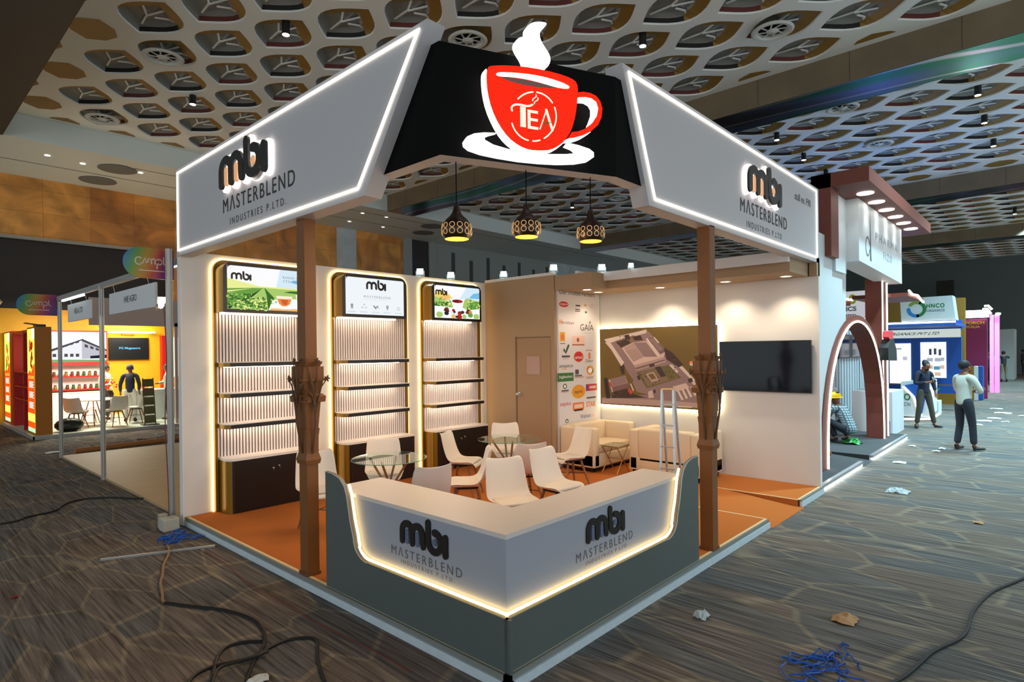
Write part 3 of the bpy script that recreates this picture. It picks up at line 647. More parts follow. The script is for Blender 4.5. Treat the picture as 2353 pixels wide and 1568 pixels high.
# ---------------------------------------------------------------- wall-top floodlights
M_FLH=mat('flood_body',(190,200,205),.5); M_FLG=glow('flood_glow',(205,250,255),42)
fl=None
FLP=[YP(965,622,5.44),YP(1036,634,5.44),XP(1157,634,5.27),XP(1272,628,5.27),XP(1383,620,5.6),XP(1450,618,5.6)]
lb=['cool white floodlight on top of the shelf wall, nearest the middle shelf unit','cool white floodlight on top of the shelf wall, above the third shelf unit','cool white floodlight on top of the storage wall, beside the corner','cool white floodlight on top of the storage wall, near the partner poster','cool white floodlight on the soffit beam above the partner poster','smaller glowing floodlight on the soffit beam before the carved post']
for k,p in enumerate(FLP):
    z=wt+.05 if k in(2,3) else wt+.005
    q=Vector((p.x,p.y,z)); 
    if fl is None:
        fl=thing('floodlight','x','floodlight',q,'floodlights on the wall tops')
        b=MB(); b.box(q.x-.055,q.x+.055,q.y-.0,q.y+.05,q.z+.03,q.z+.13); b.build('housing',M_FLH,fl)
        b=MB(); b.obox(q+Vector((-.065,.02,0)),q+Vector((-.065,.02,.09)),.015,.015); b.obox(q+Vector((.065,.02,0)),q+Vector((.065,.02,.09)),.015,.015); b.box(q.x-.07,q.x+.07,q.y,q.y+.04,q.z,q.z+.012); b.build('bracket',M_FLH,fl)
        b=MB(); b.box(q.x-.05,q.x+.05,q.y-.008,q.y,q.z+.035,q.z+.125); b.build('lens',M_FLG,fl); fl.rotation_euler=(0,0,-PI/4); o=fl
    else: o=dup(fl,q,-PI/4)
    if k==5: o.scale=(.7,.7,.7)
    o['label']=lb[k]
# ================================================================ SHELF UNITS
M_SLW=mat('slat_white',(236,226,222),.55); M_SLD=mat('slat_gap',(96,66,60),.7); M_US=glow('under_shelf_glow',(255,226,196),13); M_KN=mat('steel_lock',(170,165,160),.3,metal=.9)
M_TOP=mat('shelf_white',(240,234,228),.4); M_ED=glow('edge_glow',(255,226,170),9)
E_=lambda nm,c,es=1.0: glow('pic_'+nm,c,es)
PAL=dict(white=(252,252,255),sky=(214,236,250),blue=(120,190,232),pale=(240,246,250),yg=(236,240,150),g1=(170,205,110),g2=(110,160,70),g3=(60,110,50),g4=(36,66,38),cream=(250,242,214),org=(240,140,70),dorg=(214,96,50),red=(176,40,40),dred=(96,34,34),brown=(110,62,44),dk=(44,44,48),grey=(150,158,160),lgrey=(196,204,206),yel=(246,214,110),lorg=(246,190,120))
PN=list(PAL); PM=[E_(k,PAL[k]) for k in PN]; PI_={k:i for i,k in enumerate(PN)}
def rrect(x0,x1,z0,z1,r,top=True,n=6):
    p=[(x0,z0),(x1,z0)]
    p+=[(x1-r+r*math.sin(PI/2*k/n),z1-r+r*math.cos(PI/2*k/n)) for k in range(n,-1,-1)]
    p+=[(x0+r-r*math.sin(PI/2*k/n),z1-r+r*math.cos(PI/2*k/n)) for k in range(0,n+1)]
    return p
def leafy(sh,a0,a1,b0,b1,cols,n,seed,s=(.012,.03)):
    rd=random.Random(seed)
    for _ in range(n):
        a=rd.uniform(a0,a1); b=rd.uniform(b0,b1); r=rd.uniform(*s); t=rd.uniform(0,3)
        sh.append((rd.choice(cols),[(a+r*math.cos(t+q*PI/2)*(1 if q%2 else .6),b+r*math.sin(t+q*PI/2)*(1 if q%2 else .6)*1.6) for q in range(4)]))
def ell(cx,cy,rx,ry,n=18,a0=0,a1=360): return [(cx+rx*math.cos(math.radians(a0+(a1-a0)*k/n)),cy+ry*math.sin(math.radians(a0+(a1-a0)*k/n))) for k in range(n)]
def pic1():
    s=[('sky',[(0,.5),(1,.5),(1,1),(0,1)]),('white',[(0,.5),(.6,.5),(.66,1),(0,1)]),('blue',[(.78,.72),(1,.62),(1,.8),(.9,.78)]),('yg',[(0,.42),(1,.5),(1,.56),(.4,.56),(0,.7)]),('g1',[(0,0),(1,0),(1,.52),(.42,.53),(0,.47)])]
    s+=[('g2',[(0,.46),(.4,.53),(.2,.42),(0,.36)]),('yg',[(0,.42),(.3,.5),(0,.38)]),('g2',[(0,.34),(.36,.5),(.44,.53),(.18,.2),(0,.1)]),('g4',[(0,.04),(.08,.1),(.42,.5),(.3,.3),(.02,0)]),('g1',[(.06,0),(.3,.28),(.45,.54),(.5,.3),(.5,0)]),('g3',[(.45,.54),(.48,.36),(.5,.0),(.56,.0),(.56,.2),(.58,.3)]),('g1',[(.46,.53),(.6,.26),(1,.3),(1,.5)]),('g3',[(.7,.45),(1,.42),(1,.5),(.8,.49)])]
    leafy(s,0,.3,.05,.36,['g2','g3','g1'],90,1); leafy(s,.12,.48,0,.3,['g2','g3','yg'],120,2)
    s+=[('white',[(.5,0),(.55,.24),(.66,.3),(1,.3),(1,0)]),('lorg',[(.52,0),(1,0),(1,.06),(.53,.05)]),('white',ell(.72,.1,.15,.06)),('cream',[(.6,.36),(.82,.36),(.79,.16),(.74,.1),(.68,.1),(.63,.16)]),('org',[(.615,.29),(.805,.29),(.78,.17),(.735,.115),(.685,.115),(.64,.17)]),('dorg',[(.66,.27),(.76,.27),(.745,.15),(.69,.15)]),('cream',[(.86,.4),(1,.5),(1,.1),(.9,.14)]),('org',[(.88,.3),(1,.3),(1,.12),(.92,.16)])]
    leafy(s,.52,.6,.16,.26,['g2','yg'],10,3,(.01,.02)); return s
def pic2():
    s=[('pale',[(0,0),(1,0),(1,1),(0,1)]),('lgrey',[(.3,.415),(.7,.415),(.7,.42),(.3,.42)])]
    for k in range(5):
        c=.1+.2*k
        if k==0: s+=[('grey',ell(c,.24,.022,.045)),('grey',[(c-.02,.13),(c,.17),(c+.02,.13),(c+.014,.22),(c-.014,.22)])]
        if k==1: s+=[('lgrey',ell(c,.27,.015,.022)),('lgrey',ell(c-.03,.19,.015,.022)),('lgrey',ell(c+.03,.19,.015,.022))]
        if k==2: s+=[('g4',ribbon([(c-.04,.25),(c,.17)],.016)),('g3',ribbon([(c+.0,.2),(c+.03,.25)],.016)),('grey',ribbon([(c+.03,.25),(c+.04,.18)],.012))]
        if k==3: s+=[('grey',ell(c,.24,.024,.04)),('grey',[(c-.02,.22),(c+.02,.22),(c,.13)]),('lgrey',ell(c,.245,.01,.016))]
        if k==4: s+=[('lgrey',ell(c,.2,.03,.05)),('pale',ell(c,.2,.018,.03))]
        s+=[('lgrey',[(c-.07,.06),(c+.06,.06),(c+.06,.075),(c-.07,.075)])]
    return s
def pic3():
    s=[('white',[(0,.5),(1,.5),(1,1),(0,1)]),('sky',[(.55,.62),(1,.58),(1,1),(.7,1)]),('blue',[(.75,.66),(1,.66),(1,.86),(.86,.82)]),('yel',[(0,.72),(.1,.86),(.3,.76),(.4,.6),(0,.5)]),('lorg',[(.1,.66),(.3,.7),(.33,.56),(.15,.54)]),('g1',[(0,0),(1,0),(1,.56),(.7,.66),(.6,.5),(.3,.52),(0,.66)]),('g2',[(.72,.5),(1,.6),(1,.3),(.7,.3)]),('g3',[(0,.34),(.3,.4),(.3,.5),(0,.48)])]
    leafy(s,.72,1,.3,.6,['g2','g3','yg'],50,4); leafy(s,0,.35,.36,.6,['g1','g2','yg'],40,5)
    s+=[('white',[(0,0),(1,0),(1,.34),(.75,.28),(.3,.34),(0,.36)]),('white',ell(.5,.24,.2,.13)),('lgrey',ell(.5,.22,.17,.1)),('white',ell(.5,.23,.16,.095)),('white',[(.34,.62),(.64,.56),(.6,.34),(.54,.26),(.46,.26),(.39,.36)]),('pale',ell(.49,.55,.15,.08)),('red',ell(.49,.54,.12,.055)),('dred',ell(.47,.54,.09,.035)),('red',ell(.55,.53,.05,.03))]
    for c in ((.25,.27,'brown',.05),(.22,.24,'dred',.03),(.28,.22,'dred',.03),(.25,.15,'dk',.05),(.4,.25,'red',.035),(.42,.2,'dred',.03),(.54,.17,'red',.05),(.6,.2,'g4',.04),(.74,.24,'dred',.05),(.78,.22,'org',.04),(.71,.2,'brown',.04),(.53,.05,'red',.06),(.4,.06,'lorg',.05),(.47,.05,'g4',.03),(.64,.07,'g1',.05),(.78,.12,'g2',.06),(.1,.1,'g1',.07),(.92,.08,'g1',.07)): s.append((c[2],ell(c[0],c[1],c[3],c[3]*1.3,10)))
    return s
SH=Fr((0,5.09,0),(1,0,0),(0,0,1),(0,-1,0)); WF=Fr((0,5.42,0),(1,0,0),(0,0,1),(0,-1,0))
def unit(x0,pic,logo,labels,nm):
    t=thing('display_shelf_unit',labels,'shelf unit',(x0+.7,5.3,.1),'display shelf units')
    x1=x0+1.38
    # gold arch frame
    o=rrect(x0,x1,.1,3.31,.14); i=rrect(x0+.035,x1-.035,.1,3.27,.12); n=len(o)
    a=MB()
    for k in range(1,n): 
        q=[o[k],o[(k+1)%n],i[(k+1)%n],i[k]]
        if k<n: a.prism(q,WF,0.002,.05)
    a.build('frame',M_GOLD,t)
    a=MB(); s=rrect(x0-.016,x1+.016,.1,3.326,.15); a.tube([WF(p[0],p[1],.02) for p in s[1:]]+[WF(s[0][0],s[0][1],.02)],.009,6); a.build('light_strip',M_STRIP,t)
    # slats
    a=MB(); a.box(x0+.035,x1-.035,5.412,5.418,.76,2.64,1); k=x0+.04
    while k<x1-.06: a.box(k,k+.024,5.395,5.412,.76,2.64,0); k+=.041
    a.build('slat_panel',[M_SLW,M_SLD],t)
    # picture box
    a=MB(); a.prism(rrect(x0+.02,x0+1.14,2.63,3.25,.1),Fr((0,5.41,0),(1,0,0),(0,0,1),(0,-1,0)),.0,.3,0)
    a.build('picture_box',M_GOLD,t)
    a=MB(); a.prism(rrect(x0+.015,x0+1.145,2.625,3.255,.1),SH,-.02,.0,0); b=a.build('bezel',M_BLC,t)
    sx0,sx1,sz0,sz1=x0+.06,x0+1.10,2.67,3.215
    shp=[(PI_[c],[(sx0+(sx1-sx0)*u,sz0+(sz1-sz0)*v) for u,v in pl]) for c,pl in pic()]
    a=MB(); art(a,SH,.001,shp,.00003)
    # rounded corner masks belong to the bezel look
    for cx,sg in ((sx0,1),(sx1,-1)): a.prism([(cx,sz1),(cx+sg*.05,sz1),(cx+sg*.022,sz1-.008),(cx+sg*.008,sz1-.022),(cx,sz1-.05)],SH,.012,.012,len(PN))
    sc=a.build('screen_picture',PM+[M_BLC],t)
    a=MB(); lx,lz,lw=logo; mbi(a,SH,x0+lx,2.67+lz,lw,.013,.015,0)
    if pic is pic2: text(a,'MΛSTERBLEND',SH,x0+.36,x0+.84,2.92,2.955,.013,1,1.4)
    if pic is pic1: text(a,'RANGE OF',SH,x0+.78,x0+1.02,3.10,3.13,.013,1,1.2); text(a,'CTC TEAS',SH,x0+.78,x0+1.02,3.05,3.08,.013,1,1.2)
    a.build('lettering',[mat('screen_black',(30,30,34),.5),mat('screen_grey',(150,156,168),.5)],sc)
    a=MB(); a.box(x0+.06,x0+1.1,5.3,5.34,2.612,2.628); a.build('spot_strip',M_US,t)
    # shelves
    for k,z in enumerate((2.0,1.61,1.22)):
        a=MB(); pl=[(x0+.035,5.41),(x0+.035,5.16),(x0+.09,5.10),(x0+1.2,5.10),(x0+1.2,5.41)]
        a.prism(pl,Fr((0,0,0),(1,0,0),(0,1,0),(0,0,1)),z-.008,z,1); a.prism([(p[0],p[1]) for p in pl],Fr((0,0,0),(1,0,0),(0,1,0),(0,0,1)),z-.058,z-.008,0)
        a.add([(x0+.034,5.41,z-.058),(x0+.034,5.16,z-.058),(x0+.089,5.099,z-.058),(x0+.034,5.41,z-.01),(x0+.034,5.16,z-.01),(x0+.089,5.099,z-.01)],[(0,1,4,3),(1,2,5,4)],2)
        s=a.build('shelf',[M_BLC,M_TOP,M_GOLD],t)
        a=MB(); a.box(x0+.1,x0+1.15,5.30,5.34,z-.07,z-.058); a.build('under_light',M_US,s)
    # cabinet
    a=MB(); FT_=Fr((0,0,0),(1,0,0),(0,1,0),(0,0,1)); cv=[(x0+.05,5.41),(x0+.05,5.19)]+[(x0+.15-.1*math.cos(PI/2*k/6),5.19-.1*math.sin(PI/2*k/6)) for k in range(1,7)]+[(x0+1.28,5.09),(x0+1.28,5.41)]
    a.prism(cv,FT_,.1,.755,0); a.add([(p[0]-.001,p[1],z) for z in (.1,.755) for p in cv[:6]],[(k,k+1,6+k+1,6+k) for k in range(5)],1)
    cb=a.build('cabinet',[M_BLC,M_GOLD],t)
    a=MB(); a.prism(cv,FT_,.755,.785); a.build('cabinet_top',M_TOP,t)
    for kx,kz in ((.62,.60),(.70,.62)):
        a=MB(); a.lathe([(.014,0),(.014,.012),(.008,.018),(0,.02)],(x0+kx,5.09,kz),12,axis=(0,-1,0)); a.box(x0+kx-.003,x0+kx+.003,5.06,5.07,kz-.028,kz); a.build('lock',M_KN,cb,True)
    return t
unit(.33,pic1,(.10,.37,.26),'tall shelf unit with tea garden picture, end of the wall near the aisle','a')
unit(2.0,pic2,(.40,.375,.36),'tall shelf unit with white logo picture and five small icons, the middle one','b')
unit(3.67,pic3,(.07,.38,.26),'tall shelf unit with picture of red tea cup and berries, beside the storage wall','c')
# ================================================================ SCREEN WALL
TV=thing('television','wide black television on the white wall at the open end','television',(6.55,.76,1.43))
a=MB(); a.box(6.505,6.55,.09,1.44,1.435,2.205); a.build('housing',mat('tv_black',(14,14,16),.35),TV)
a=MB(); a.box(6.5,6.505,.10,1.43,1.45,2.195); a.build('screen',mat('tv_glass',(8,14,24),.08,spec=.3),TV)
a=MB(); a.box(6.55,6.578,.5,1.0,1.6,2.0); a.build('wall_bracket',M_ALU,TV)
AP=thing('aerial_picture_panel','large backlit aerial picture of a factory on olive ground','picture',(6.53,2.58,1.10))
AF=fr_x(6.50); 
a=MB(); a.box(6.50,6.53,1.47,3.70,1.10,2.48); a.build('board',mat('olive_edge',(96,72,30),.6),AP)
a=MB()
for y0_,y1_,z0_,z1_ in ((1.45,3.72,2.44,2.455),(1.45,3.72,1.125,1.14),(1.45,1.465,1.1,2.48),(3.68,3.695,1.1,2.48)): a.box(6.545,6.56,y0_,y1_,z0_,z1_)
a.box(6.531,6.545,1.47,3.70,2.482,2.494); a.box(6.531,6.545,1.47,3.70,1.086,1.098); a.box(6.531,6.545,3.702,3.714,1.086,2.494); a.box(6.531,6.545,1.456,1.468,1.086,2.494)
a.build('back_light',glow('panel_back_glow',(255,232,180),13),AP)
ac=[(110,88,38),(142,116,116),(176,148,142),(158,128,116),(120,92,92),(205,178,168),(66,48,40),(104,94,50),(130,104,84),(214,196,186),(190,70,60),(236,130,60),(90,120,60),(48,44,52)]
AM=[mat('aerial_%d'%i,c,.5) for i,c in enumerate(ac)]
A=lambda pts: px_poly('x',6.50,AF,pts,1370,740,7.465)
W_,H_=1941,1568
shp=[(0,[(-3.70,1.10),(-1.47,1.10),(-1.47,2.48),(-3.70,2.48)])]
def Q(mi,*p): shp.append((mi,A(p)))
Q(1,(140,310),(860,130),(1200,480),(1820,1180),(1860,1480),(100,1395),(100,1280),(900,1250),(700,1200),(480,740)) 
Q(0,(100,400),(140,370),(480,780),(640,1000),(560,1180),(100,1300)); Q(13,(130,960),(190,960),(250,1330),(170,1310))
Q(9,(140,300),(740,160),(860,130),(860,190),(200,370)); Q(9,(150,350),(240,350),(480,700),(430,760),(260,480)); Q(8,(320,330),(640,230),(830,320),(640,350),(430,450))
Q(6,(340,350),(430,440),(600,360),(500,300)); Q(6,(480,230),(560,215),(590,300),(500,310)); Q(6,(620,260),(760,230),(800,310),(660,320))
Q(5,(440,450),(640,350),(860,330),(1190,500),(1160,600),(650,750)); Q(2,(470,450),(640,360),(820,590),(640,690)); Q(1,(640,355),(860,350),(1050,600),(820,600))
for k in range(7): Q(8,(505+20*k,505+27*k),(700+18*k,470+22*k),(702+18*k,476+22*k),(507+20*k,512+27*k))
Q(9,(850,290),(880,280),(1090,570),(1060,600)); Q(4,(880,280),(980,260),(1190,480),(1190,510),(1100,560)); Q(1,(905,290),(975,280),(1150,470),(1080,500)); Q(9,(980,265),(1000,260),(1085,355),(1060,365))
Q(2,(650,745),(1165,600),(1195,640),(1195,690),(680,840)); Q(4,(670,790),(1180,640),(1180,665),(680,820)); Q(6,(910,735),(1000,715),(1000,760),(915,780))
Q(7,(690,870),(1240,740),(1460,960),(870,1140)); Q(8,(760,870),(1210,770),(1400,970),(880,1110)); Q(7,(800,890),(1000,840),(1080,980),(940,1040)); Q(2,(840,890),(990,855),(1080,1000),(950,1035)); Q(0,(890,905),(970,885),(1030,970),(950,990)); Q(6,(1000,780),(1100,760),(1200,930),(1110,950)); Q(7,(1120,790),(1210,770),(1370,960),(1250,1000))
Q(9,(1250,740),(1300,730),(1410,850),(1380,880)); Q(9,(1420,780),(1470,750),(1700,1000),(1680,1040)); Q(9,(1640,1040),(1720,1020),(1790,1170),(1760,1200)); Q(6,(1570,980),(1640,960),(1660,1020),(1590,1050)); Q(6,(1640,1100),(1730,1070),(1780,1190),(1680,1230)); Q(5,(1310,1110),(1540,1050),(1600,1130),(1370,1200))
for k in range(4): Q(9,(1390+75*k,1190-25*k),(1420+75*k,1180-25*k),(1500+75*k,1330-25*k),(1465+75*k,1350-25*k))
Q(5,(890,1200),(960,1170),(990,1300),(900,1310)); Q(6,(980,1170),(1020,1160),(1020,1220),(985,1225)); Q(3,(215,990),(500,920),(560,1080),(290,1150)); Q(1,(230,985),(490,930),(520,1040),(300,1100)); Q(4,(280,1120),(545,1050),(555,1120),(300,1200)); Q(9,(215,1000),(230,990),(290,1200),(275,1210)); Q(10,(225,1040),(250,1030),(280,1110),(255,1120)); Q(6,(290,1200),(560,1140),(640,1240),(860,1300),(260,1310)); Q(9,(240,1310),(830,1330),(820,1370),(250,1350)); Q(10,(540,1130),(640,1190),(600,1250),(550,1200)); Q(9,(580,1060),(600,1060),(650,1180),(630,1185)); Q(6,(1160,440),(1300,520),(1500,740),(1420,780),(1200,640)); 
Q(6,(700,930),(740,910),(760,990),(720,1000)); Q(6,(400,770),(480,740),(490,900),(440,900)); Q(2,(100,1310),(900,1330),(1860,1400),(1860,1480),(100,1395)); Q(9,(1400,1440),(1640,1455),(1640,1475),(1400,1465))
Q(11,(1600,680),(1680,660),(1670,710),(1600,715)); Q(9,(1600,712),(1670,708),(1660,750),(1610,750)); Q(12,(1615,750),(1655,750),(1650,790),(1630,785))
rd=random.Random(9)
for _ in range(70):
    x,y=rd.choice(((rd.uniform(240,640),rd.uniform(1200,1300)),(rd.uniform(1180,1450),rd.uniform(500,780)),(rd.uniform(330,760),rd.uniform(240,440)),(rd.uniform(760,1380),rd.uniform(760,1080))))
    if y>600 or x<600: Q(rd.choice((6,7,13)),(x-12,y),(x,y-14),(x+14,y-2),(x+4,y+12))
a=MB(); art(a,AF,.0008,shp,.00002); a.build('picture',AM,AP)
# partner poster
pp=thing('partner_poster','white poster of printed partner logos on the narrow wall','poster',(5.92,3.74,.12))
PF=Fr((0,3.745,0),(1,0,0),(0,0,1),(0,-1,0))
a=MB(); a.box(5.32,6.52,3.741,3.748,.12,3.115); a.build('sheet',mat('poster_white',(222,216,218),.6),pp)
PC=[(60,50,50),(200,50,40),(226,120,50),(60,120,60),(230,160,40),(120,60,140),(60,90,60),(90,80,84),(40,60,130),(232,196,180),(250,250,250),(150,90,70),(200,170,160)]
PMt=[mat('print_%d'%i,c,.6) for i,c in enumerate(PC)]
def B(x,y): p=YP(1270+x/4.75,650+y/4.75,3.741); return (p.x,p.z)
a=MB()
def pt(s,x0,y0,x1,y1,mi,sp=1.0,bold=0):
    q=[B(x0,y0),B(x0,y1),B(x1,y1),B(x1,y0)]; zb=(q[1][1]+q[2][1])/2; zt=(q[0][1]+q[3][1])/2
    text(a,s,PF,q[1][0],q[2][0],zb,zt,.006,mi,sp,bold)
def pb(x0,y0,x1,y1,mi,c=.0045): (u0,v0),(u1,v1)=B(x0,y0),B(x1,y1); a.prism([(u0,v1),(u1,v1),(u1,v0),(u0,v0)],PF,c,c,mi)
def pe(x0,y0,x1,y1,mi,c=.0045): (u0,v0),(u1,v1)=B(x0,y0),B(x1,y1); a.prism(ell((u0+u1)/2,(v0+v1)/2,(u1-u0)/2,abs(v0-v1)/2,20),PF,c,c,mi)
pt('Our Trusted Partners',70,95,455,140,0); 
pe(60,192,178,278,10); pe(66,198,174,272,1,.005); pt('organic',78,222,166,250,10)
pb(250,240,300,262,7); pb(245,285,298,300,7); pb(245,305,298,318,7); pe(340,235,370,262,4); pe(350,310,375,335,3); pb(400,240,455,250,12); pb(410,262,440,272,12)
pt('H',72,400,102,455,2,1,.03); pt('imalaya',104,418,232,462,7); pb(80,480,230,486,12)
pt('GAIA',300,455,445,525,0); pb(310,545,440,550,7); pb(400,420,412,450,3)
pb(78,540,135,640,4); pe(88,560,126,625,2,.005); pb(80,660,138,668,7); pb(210,580,350,692,9); pe(262,600,290,650,11,.005); pb(212,672,345,684,11,.005)
a.prism(ribbon([B(125,735),B(142,765),B(172,688)],.05),PF,.0045,.0045,6); pb(100,795,188,815,7); pb(110,828,175,834,12)
pe(225,745,340,870,9); pe(232,752,334,862,1,.005); pt('amul',245,795,322,830,10)
pb(360,730,430,745,12); pb(390,765,412,830,2); pt('Dabur',360,835,440,868,6); 
pt('amazon.in',72,890,220,925,0); pb(100,938,150,945,4)
pe(368,905,448,1005,4); pe(372,915,410,960,2,.005); pe(405,940,444,985,3,.005); pe(385,930,432,985,10,.0055); pb(365,1025,450,1032,12); pb(365,1040,440,1046,12)
pb(52,990,228,1072,3); pt('bigbasket',72,1010,215,1050,10); pb(245,950,285,1000,7); pb(242,1010,320,1020,7); pb(242,1028,345,1036,12)
pe(112,1105,155,1160,6); pe(122,1115,145,1150,10,.005); pb(95,1175,175,1182,7); pb(100,1190,170,1196,12)
pe(208,1120,356,1255,4); pt('apis',240,1170,325,1215,0)
pb(362,1110,482,1172,5); pb(385,1110,482,1172,1,.005); pb(400,1128,470,1150,9,.0055); pb(370,1250,470,1256,7)
pt('zepto',78,1308,198,1355,1); pb(220,1315,342,1382,2); pb(235,1332,328,1362,9,.005); pb(235,1388,330,1394,7)
pt('STAR',365,1295,468,1352,2,1,.02); pt('Walmart',300,1432,420,1475,8); pe(428,1430,455,1465,9); pe(138,1490,172,1530,0); pe(147,1500,163,1525,10,.005)
a.build('print',PMt,pp)
# ================================================================ FURNITURE
M_CH=mat('chair_white',(226,216,204),.45); M_CU=mat('chair_cushion',(224,214,202),.6,bump=.15,bscale=200); M_MET=mat('dark_metal',(40,36,34),.4,metal=.6)
def make_chair():
    t=thing('shell_chair','x','chair',(0,0,0))
    prof=[(-.235,.405,.17),(-.23,.44,.2),(-.19,.458,.225),(-.08,.448,.24),(.04,.442,.245),(.12,.455,.243),(.175,.50,.238),(.215,.58,.232),(.245,.68,.224),(.27,.78,.216),(.285,.85,.205),(.292,.876,.18)]
    nS=12; vs=[];fs=[]
    for off in (0,1):
        for i,(y,z,hw) in enumerate(prof):
            p0=prof[max(i-1,0)];p1=prof[min(i+1,len(prof)-1)]; d=Vector((0,p1[0]-p0[0],p1[1]-p0[1])).normalized(); nr=Vector((0,-d.z,d.y))
            for k in range(nS+1):
                s_=-1+2*k/nS; curl=.05*abs(s_)**3*(1 if 1<i<11 else .3)
                sag=-.018*(1-s_*s_)*(1 if i>8 else 0)
                q=Vector((s_*hw,y,z+(sag if i>=10 else 0)))+nr*curl-nr*(off*.008); vs.append(q)
    m=len(prof); st=nS+1; tot=m*st
    for i in range(m-1):
        for k in range(nS):
            fs.append((i*st+k,i*st+k+1,(i+1)*st+k+1,(i+1)*st+k)); fs.append((tot+i*st+k,tot+(i+1)*st+k,tot+(i+1)*st+k+1,tot+i*st+k+1))
    for i in range(m-1):
        fs.append((i*st,(i+1)*st,tot+(i+1)*st,tot+i*st)); fs.append((i*st+nS,tot+i*st+nS,tot+(i+1)*st+nS,(i+1)*st+nS))
    for k in range(nS):
        fs.append((k,tot+k,tot+k+1,k+1)); j=(m-1)*st; fs.append((j+k,j+k+1,tot+j+k+1,tot+j+k))
    a=MB(); a.add(vs,fs); o=a.build('seat_shell',M_CH,t,'all')
    md=o.modifiers.new('s','SUBSURF'); md.levels=1; md.render_levels=1
    a=MB(); a.rbox(-.19,.19,-.2,.13,.455,.485,.014); a.build('cushion',M_CU,t,True)
    a=MB(); 
    for sx in (-1,1): a.obox((sx*.11,-.12,.425),(sx*.11,.12,.425),.02,.02); a.obox((-.11,sx*.12,.425),(.11,sx*.12,.425),.02,.02)
    a.obox((-.15,-.16,.24),(.15,.16,.24),.008,.008); a.obox((-.15,.16,.24),(.15,-.16,.24),.008,.008)
    a.build('under_frame',M_MET,t)
    for sx in (-1,1):
        for sy in (-1,1):
            a=MB(); a.tube([(sx*.1,sy*.11,.43),(sx*.2,sy*.22,.002)],[.019,.011],8); a.build('leg',M_WD,t,True)
    return t
chairs=[((.78,3.62),(-.35,-1),'white shell chair standing behind the carved post at the shelf side'),
 ((1.80,3.82),(-.55,-.85),'white shell chair between the middle shelf unit and the nearer glass table'),
 ((1.22,2.32),(.25,1),'white shell chair with its grey-shaded back to the counter, at the nearer glass table'),
 ((1.80,1.60),(-.45,-.9),'white shell chair tucked closest behind the inner corner of the counter'),
 ((2.62,1.66),(-.08,-1),'white shell chair turned away beside the television-side arm of the counter'),
 ((2.98,3.62),(.45,-.9),'white shell chair seen sideways in front of the third shelf unit cabinet'),
 ((3.98,3.72),(-.65,-.75),'white shell chair behind the farther glass table, in front of the beige door wall'),
 ((2.98,2.48),(.45,.9),'white shell chair with back to the counter, at the farther glass table'),
 ((4.18,2.66),(-.95,.3),'white shell chair beside the sofa arm, facing the farther glass table'),
 ((2.08,2.58),(-.75,.65),'white shell chair seen sideways between the two glass tables')]
c0=make_chair()
for k,((x,y),(dx,dy),lb_) in enumerate(chairs):
    th=math.atan2(dx,-dy)
    if k==0: c0.location=(x,y,.1); c0.rotation_euler=(0,0,th); c0['label']=lb_; c0['group']='white shell chairs'
    else: dup(c0,(x,y,.1),th,lb_)
M_GLS=mat('table_glass',(215,238,228),.02,trans=1.0); M_GE=mat('glass_edge',(110,180,150),.15,trans=.4)
def table(x,y,label,rz):
    t=thing('glass_table',label,'table',(x,y,.1),'round glass tables')
    a=MB(); a.lathe([(0,.742),(.44,.742),(.44,.75),(0,.75)],(x,y,.1),48,caps=False); a.build('glass_top',M_GLS,t,True)
    a=MB(); a.lathe([(.4405,.742),(.442,.746),(.4405,.75)],(x,y,.1),48,caps=False); a.build('glass_rim',M_GE,t,True)
    for k in range(4):
        th=rz+PI/2*k; u=Vector((math.cos(th),math.sin(th),0)); v=Vector((-u.y,u.x,0))*.02
        a=MB(); a.tube([Vector((x,y,.1))+u*.24+v+Vector((0,0,.738)),Vector((x,y,.1))-u*.25+v+Vector((0,0,.003))],[.014,.012],8); a.build('leg',M_WD,t,True)
    a=MB(); a.lathe([(.05,0),(.05,.02)],(x,y,.1+.36),14); a.build('hub',M_MET,t)
table(1.52,3.32,'round glass table with crossed wooden legs, in front of the middle shelf unit',.5)
table(3.53,3.26,'round glass table with crossed wooden legs, in front of the beige door wall',.9)
# sofas
M_SF=mat('cream_leather',(226,206,176),.45,bump=.08,bscale=90)
def sofa(x,y,rz,L,D,label):
    t=thing('sofa',label,'sofa',(0,0,0),'cream sofas')
    a=MB(); a.rbox(-L/2,L/2,-D/2,D/2,.07,.30,.03); a.build('base',M_SF,t,True)
    for s_ in (-1,1):
        a=MB(); a.rbox(s_*L/2-s_*.0 if s_<0 else L/2-.17, -L/2+.17 if s_<0 else L/2,-D/2,D/2,.07,.72,.035); a.build('arm',M_SF,t,True)
    a=MB(); a.rbox(-L/2+.16,L/2-.16,D/2-.2,D/2,.2,.74,.04); a.build('backrest',M_SF,t,True)
    a=MB(); a.rbox(-L/2+.172,L/2-.172,-D/2+.005,D/2-.19,.3,.43,.035); a.build('seat_cushion',M_SF,t,True)
    for sx in (-1,1):
        for sy in (-1,1):
            a=MB(); a.box(sx*(L/2-.08)-.03,sx*(L/2-.08)+.03,sy*(D/2-.08)-.03,sy*(D/2-.08)+.03,0,.072); a.build('foot',M_BLC,t)
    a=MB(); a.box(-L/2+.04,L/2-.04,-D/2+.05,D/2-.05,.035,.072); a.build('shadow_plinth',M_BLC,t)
    t.location=(x,y,.1); t.rotation_euler=(0,0,rz); WO[t.name]=Vector((x,y,.1)); return t
sofa(5.93,3.37,0,1.26,.70,'cream leather sofa standing under the partner poster')
sofa(6.04,1.98,-PI/2 if False else PI/2,1.22,.78,'cream leather sofa with its back to the counter, in front of the picture wall')
t=thing('side_table','small glass side table on crossed gold legs between the two sofas','side table',(5.62,2.84,.1))
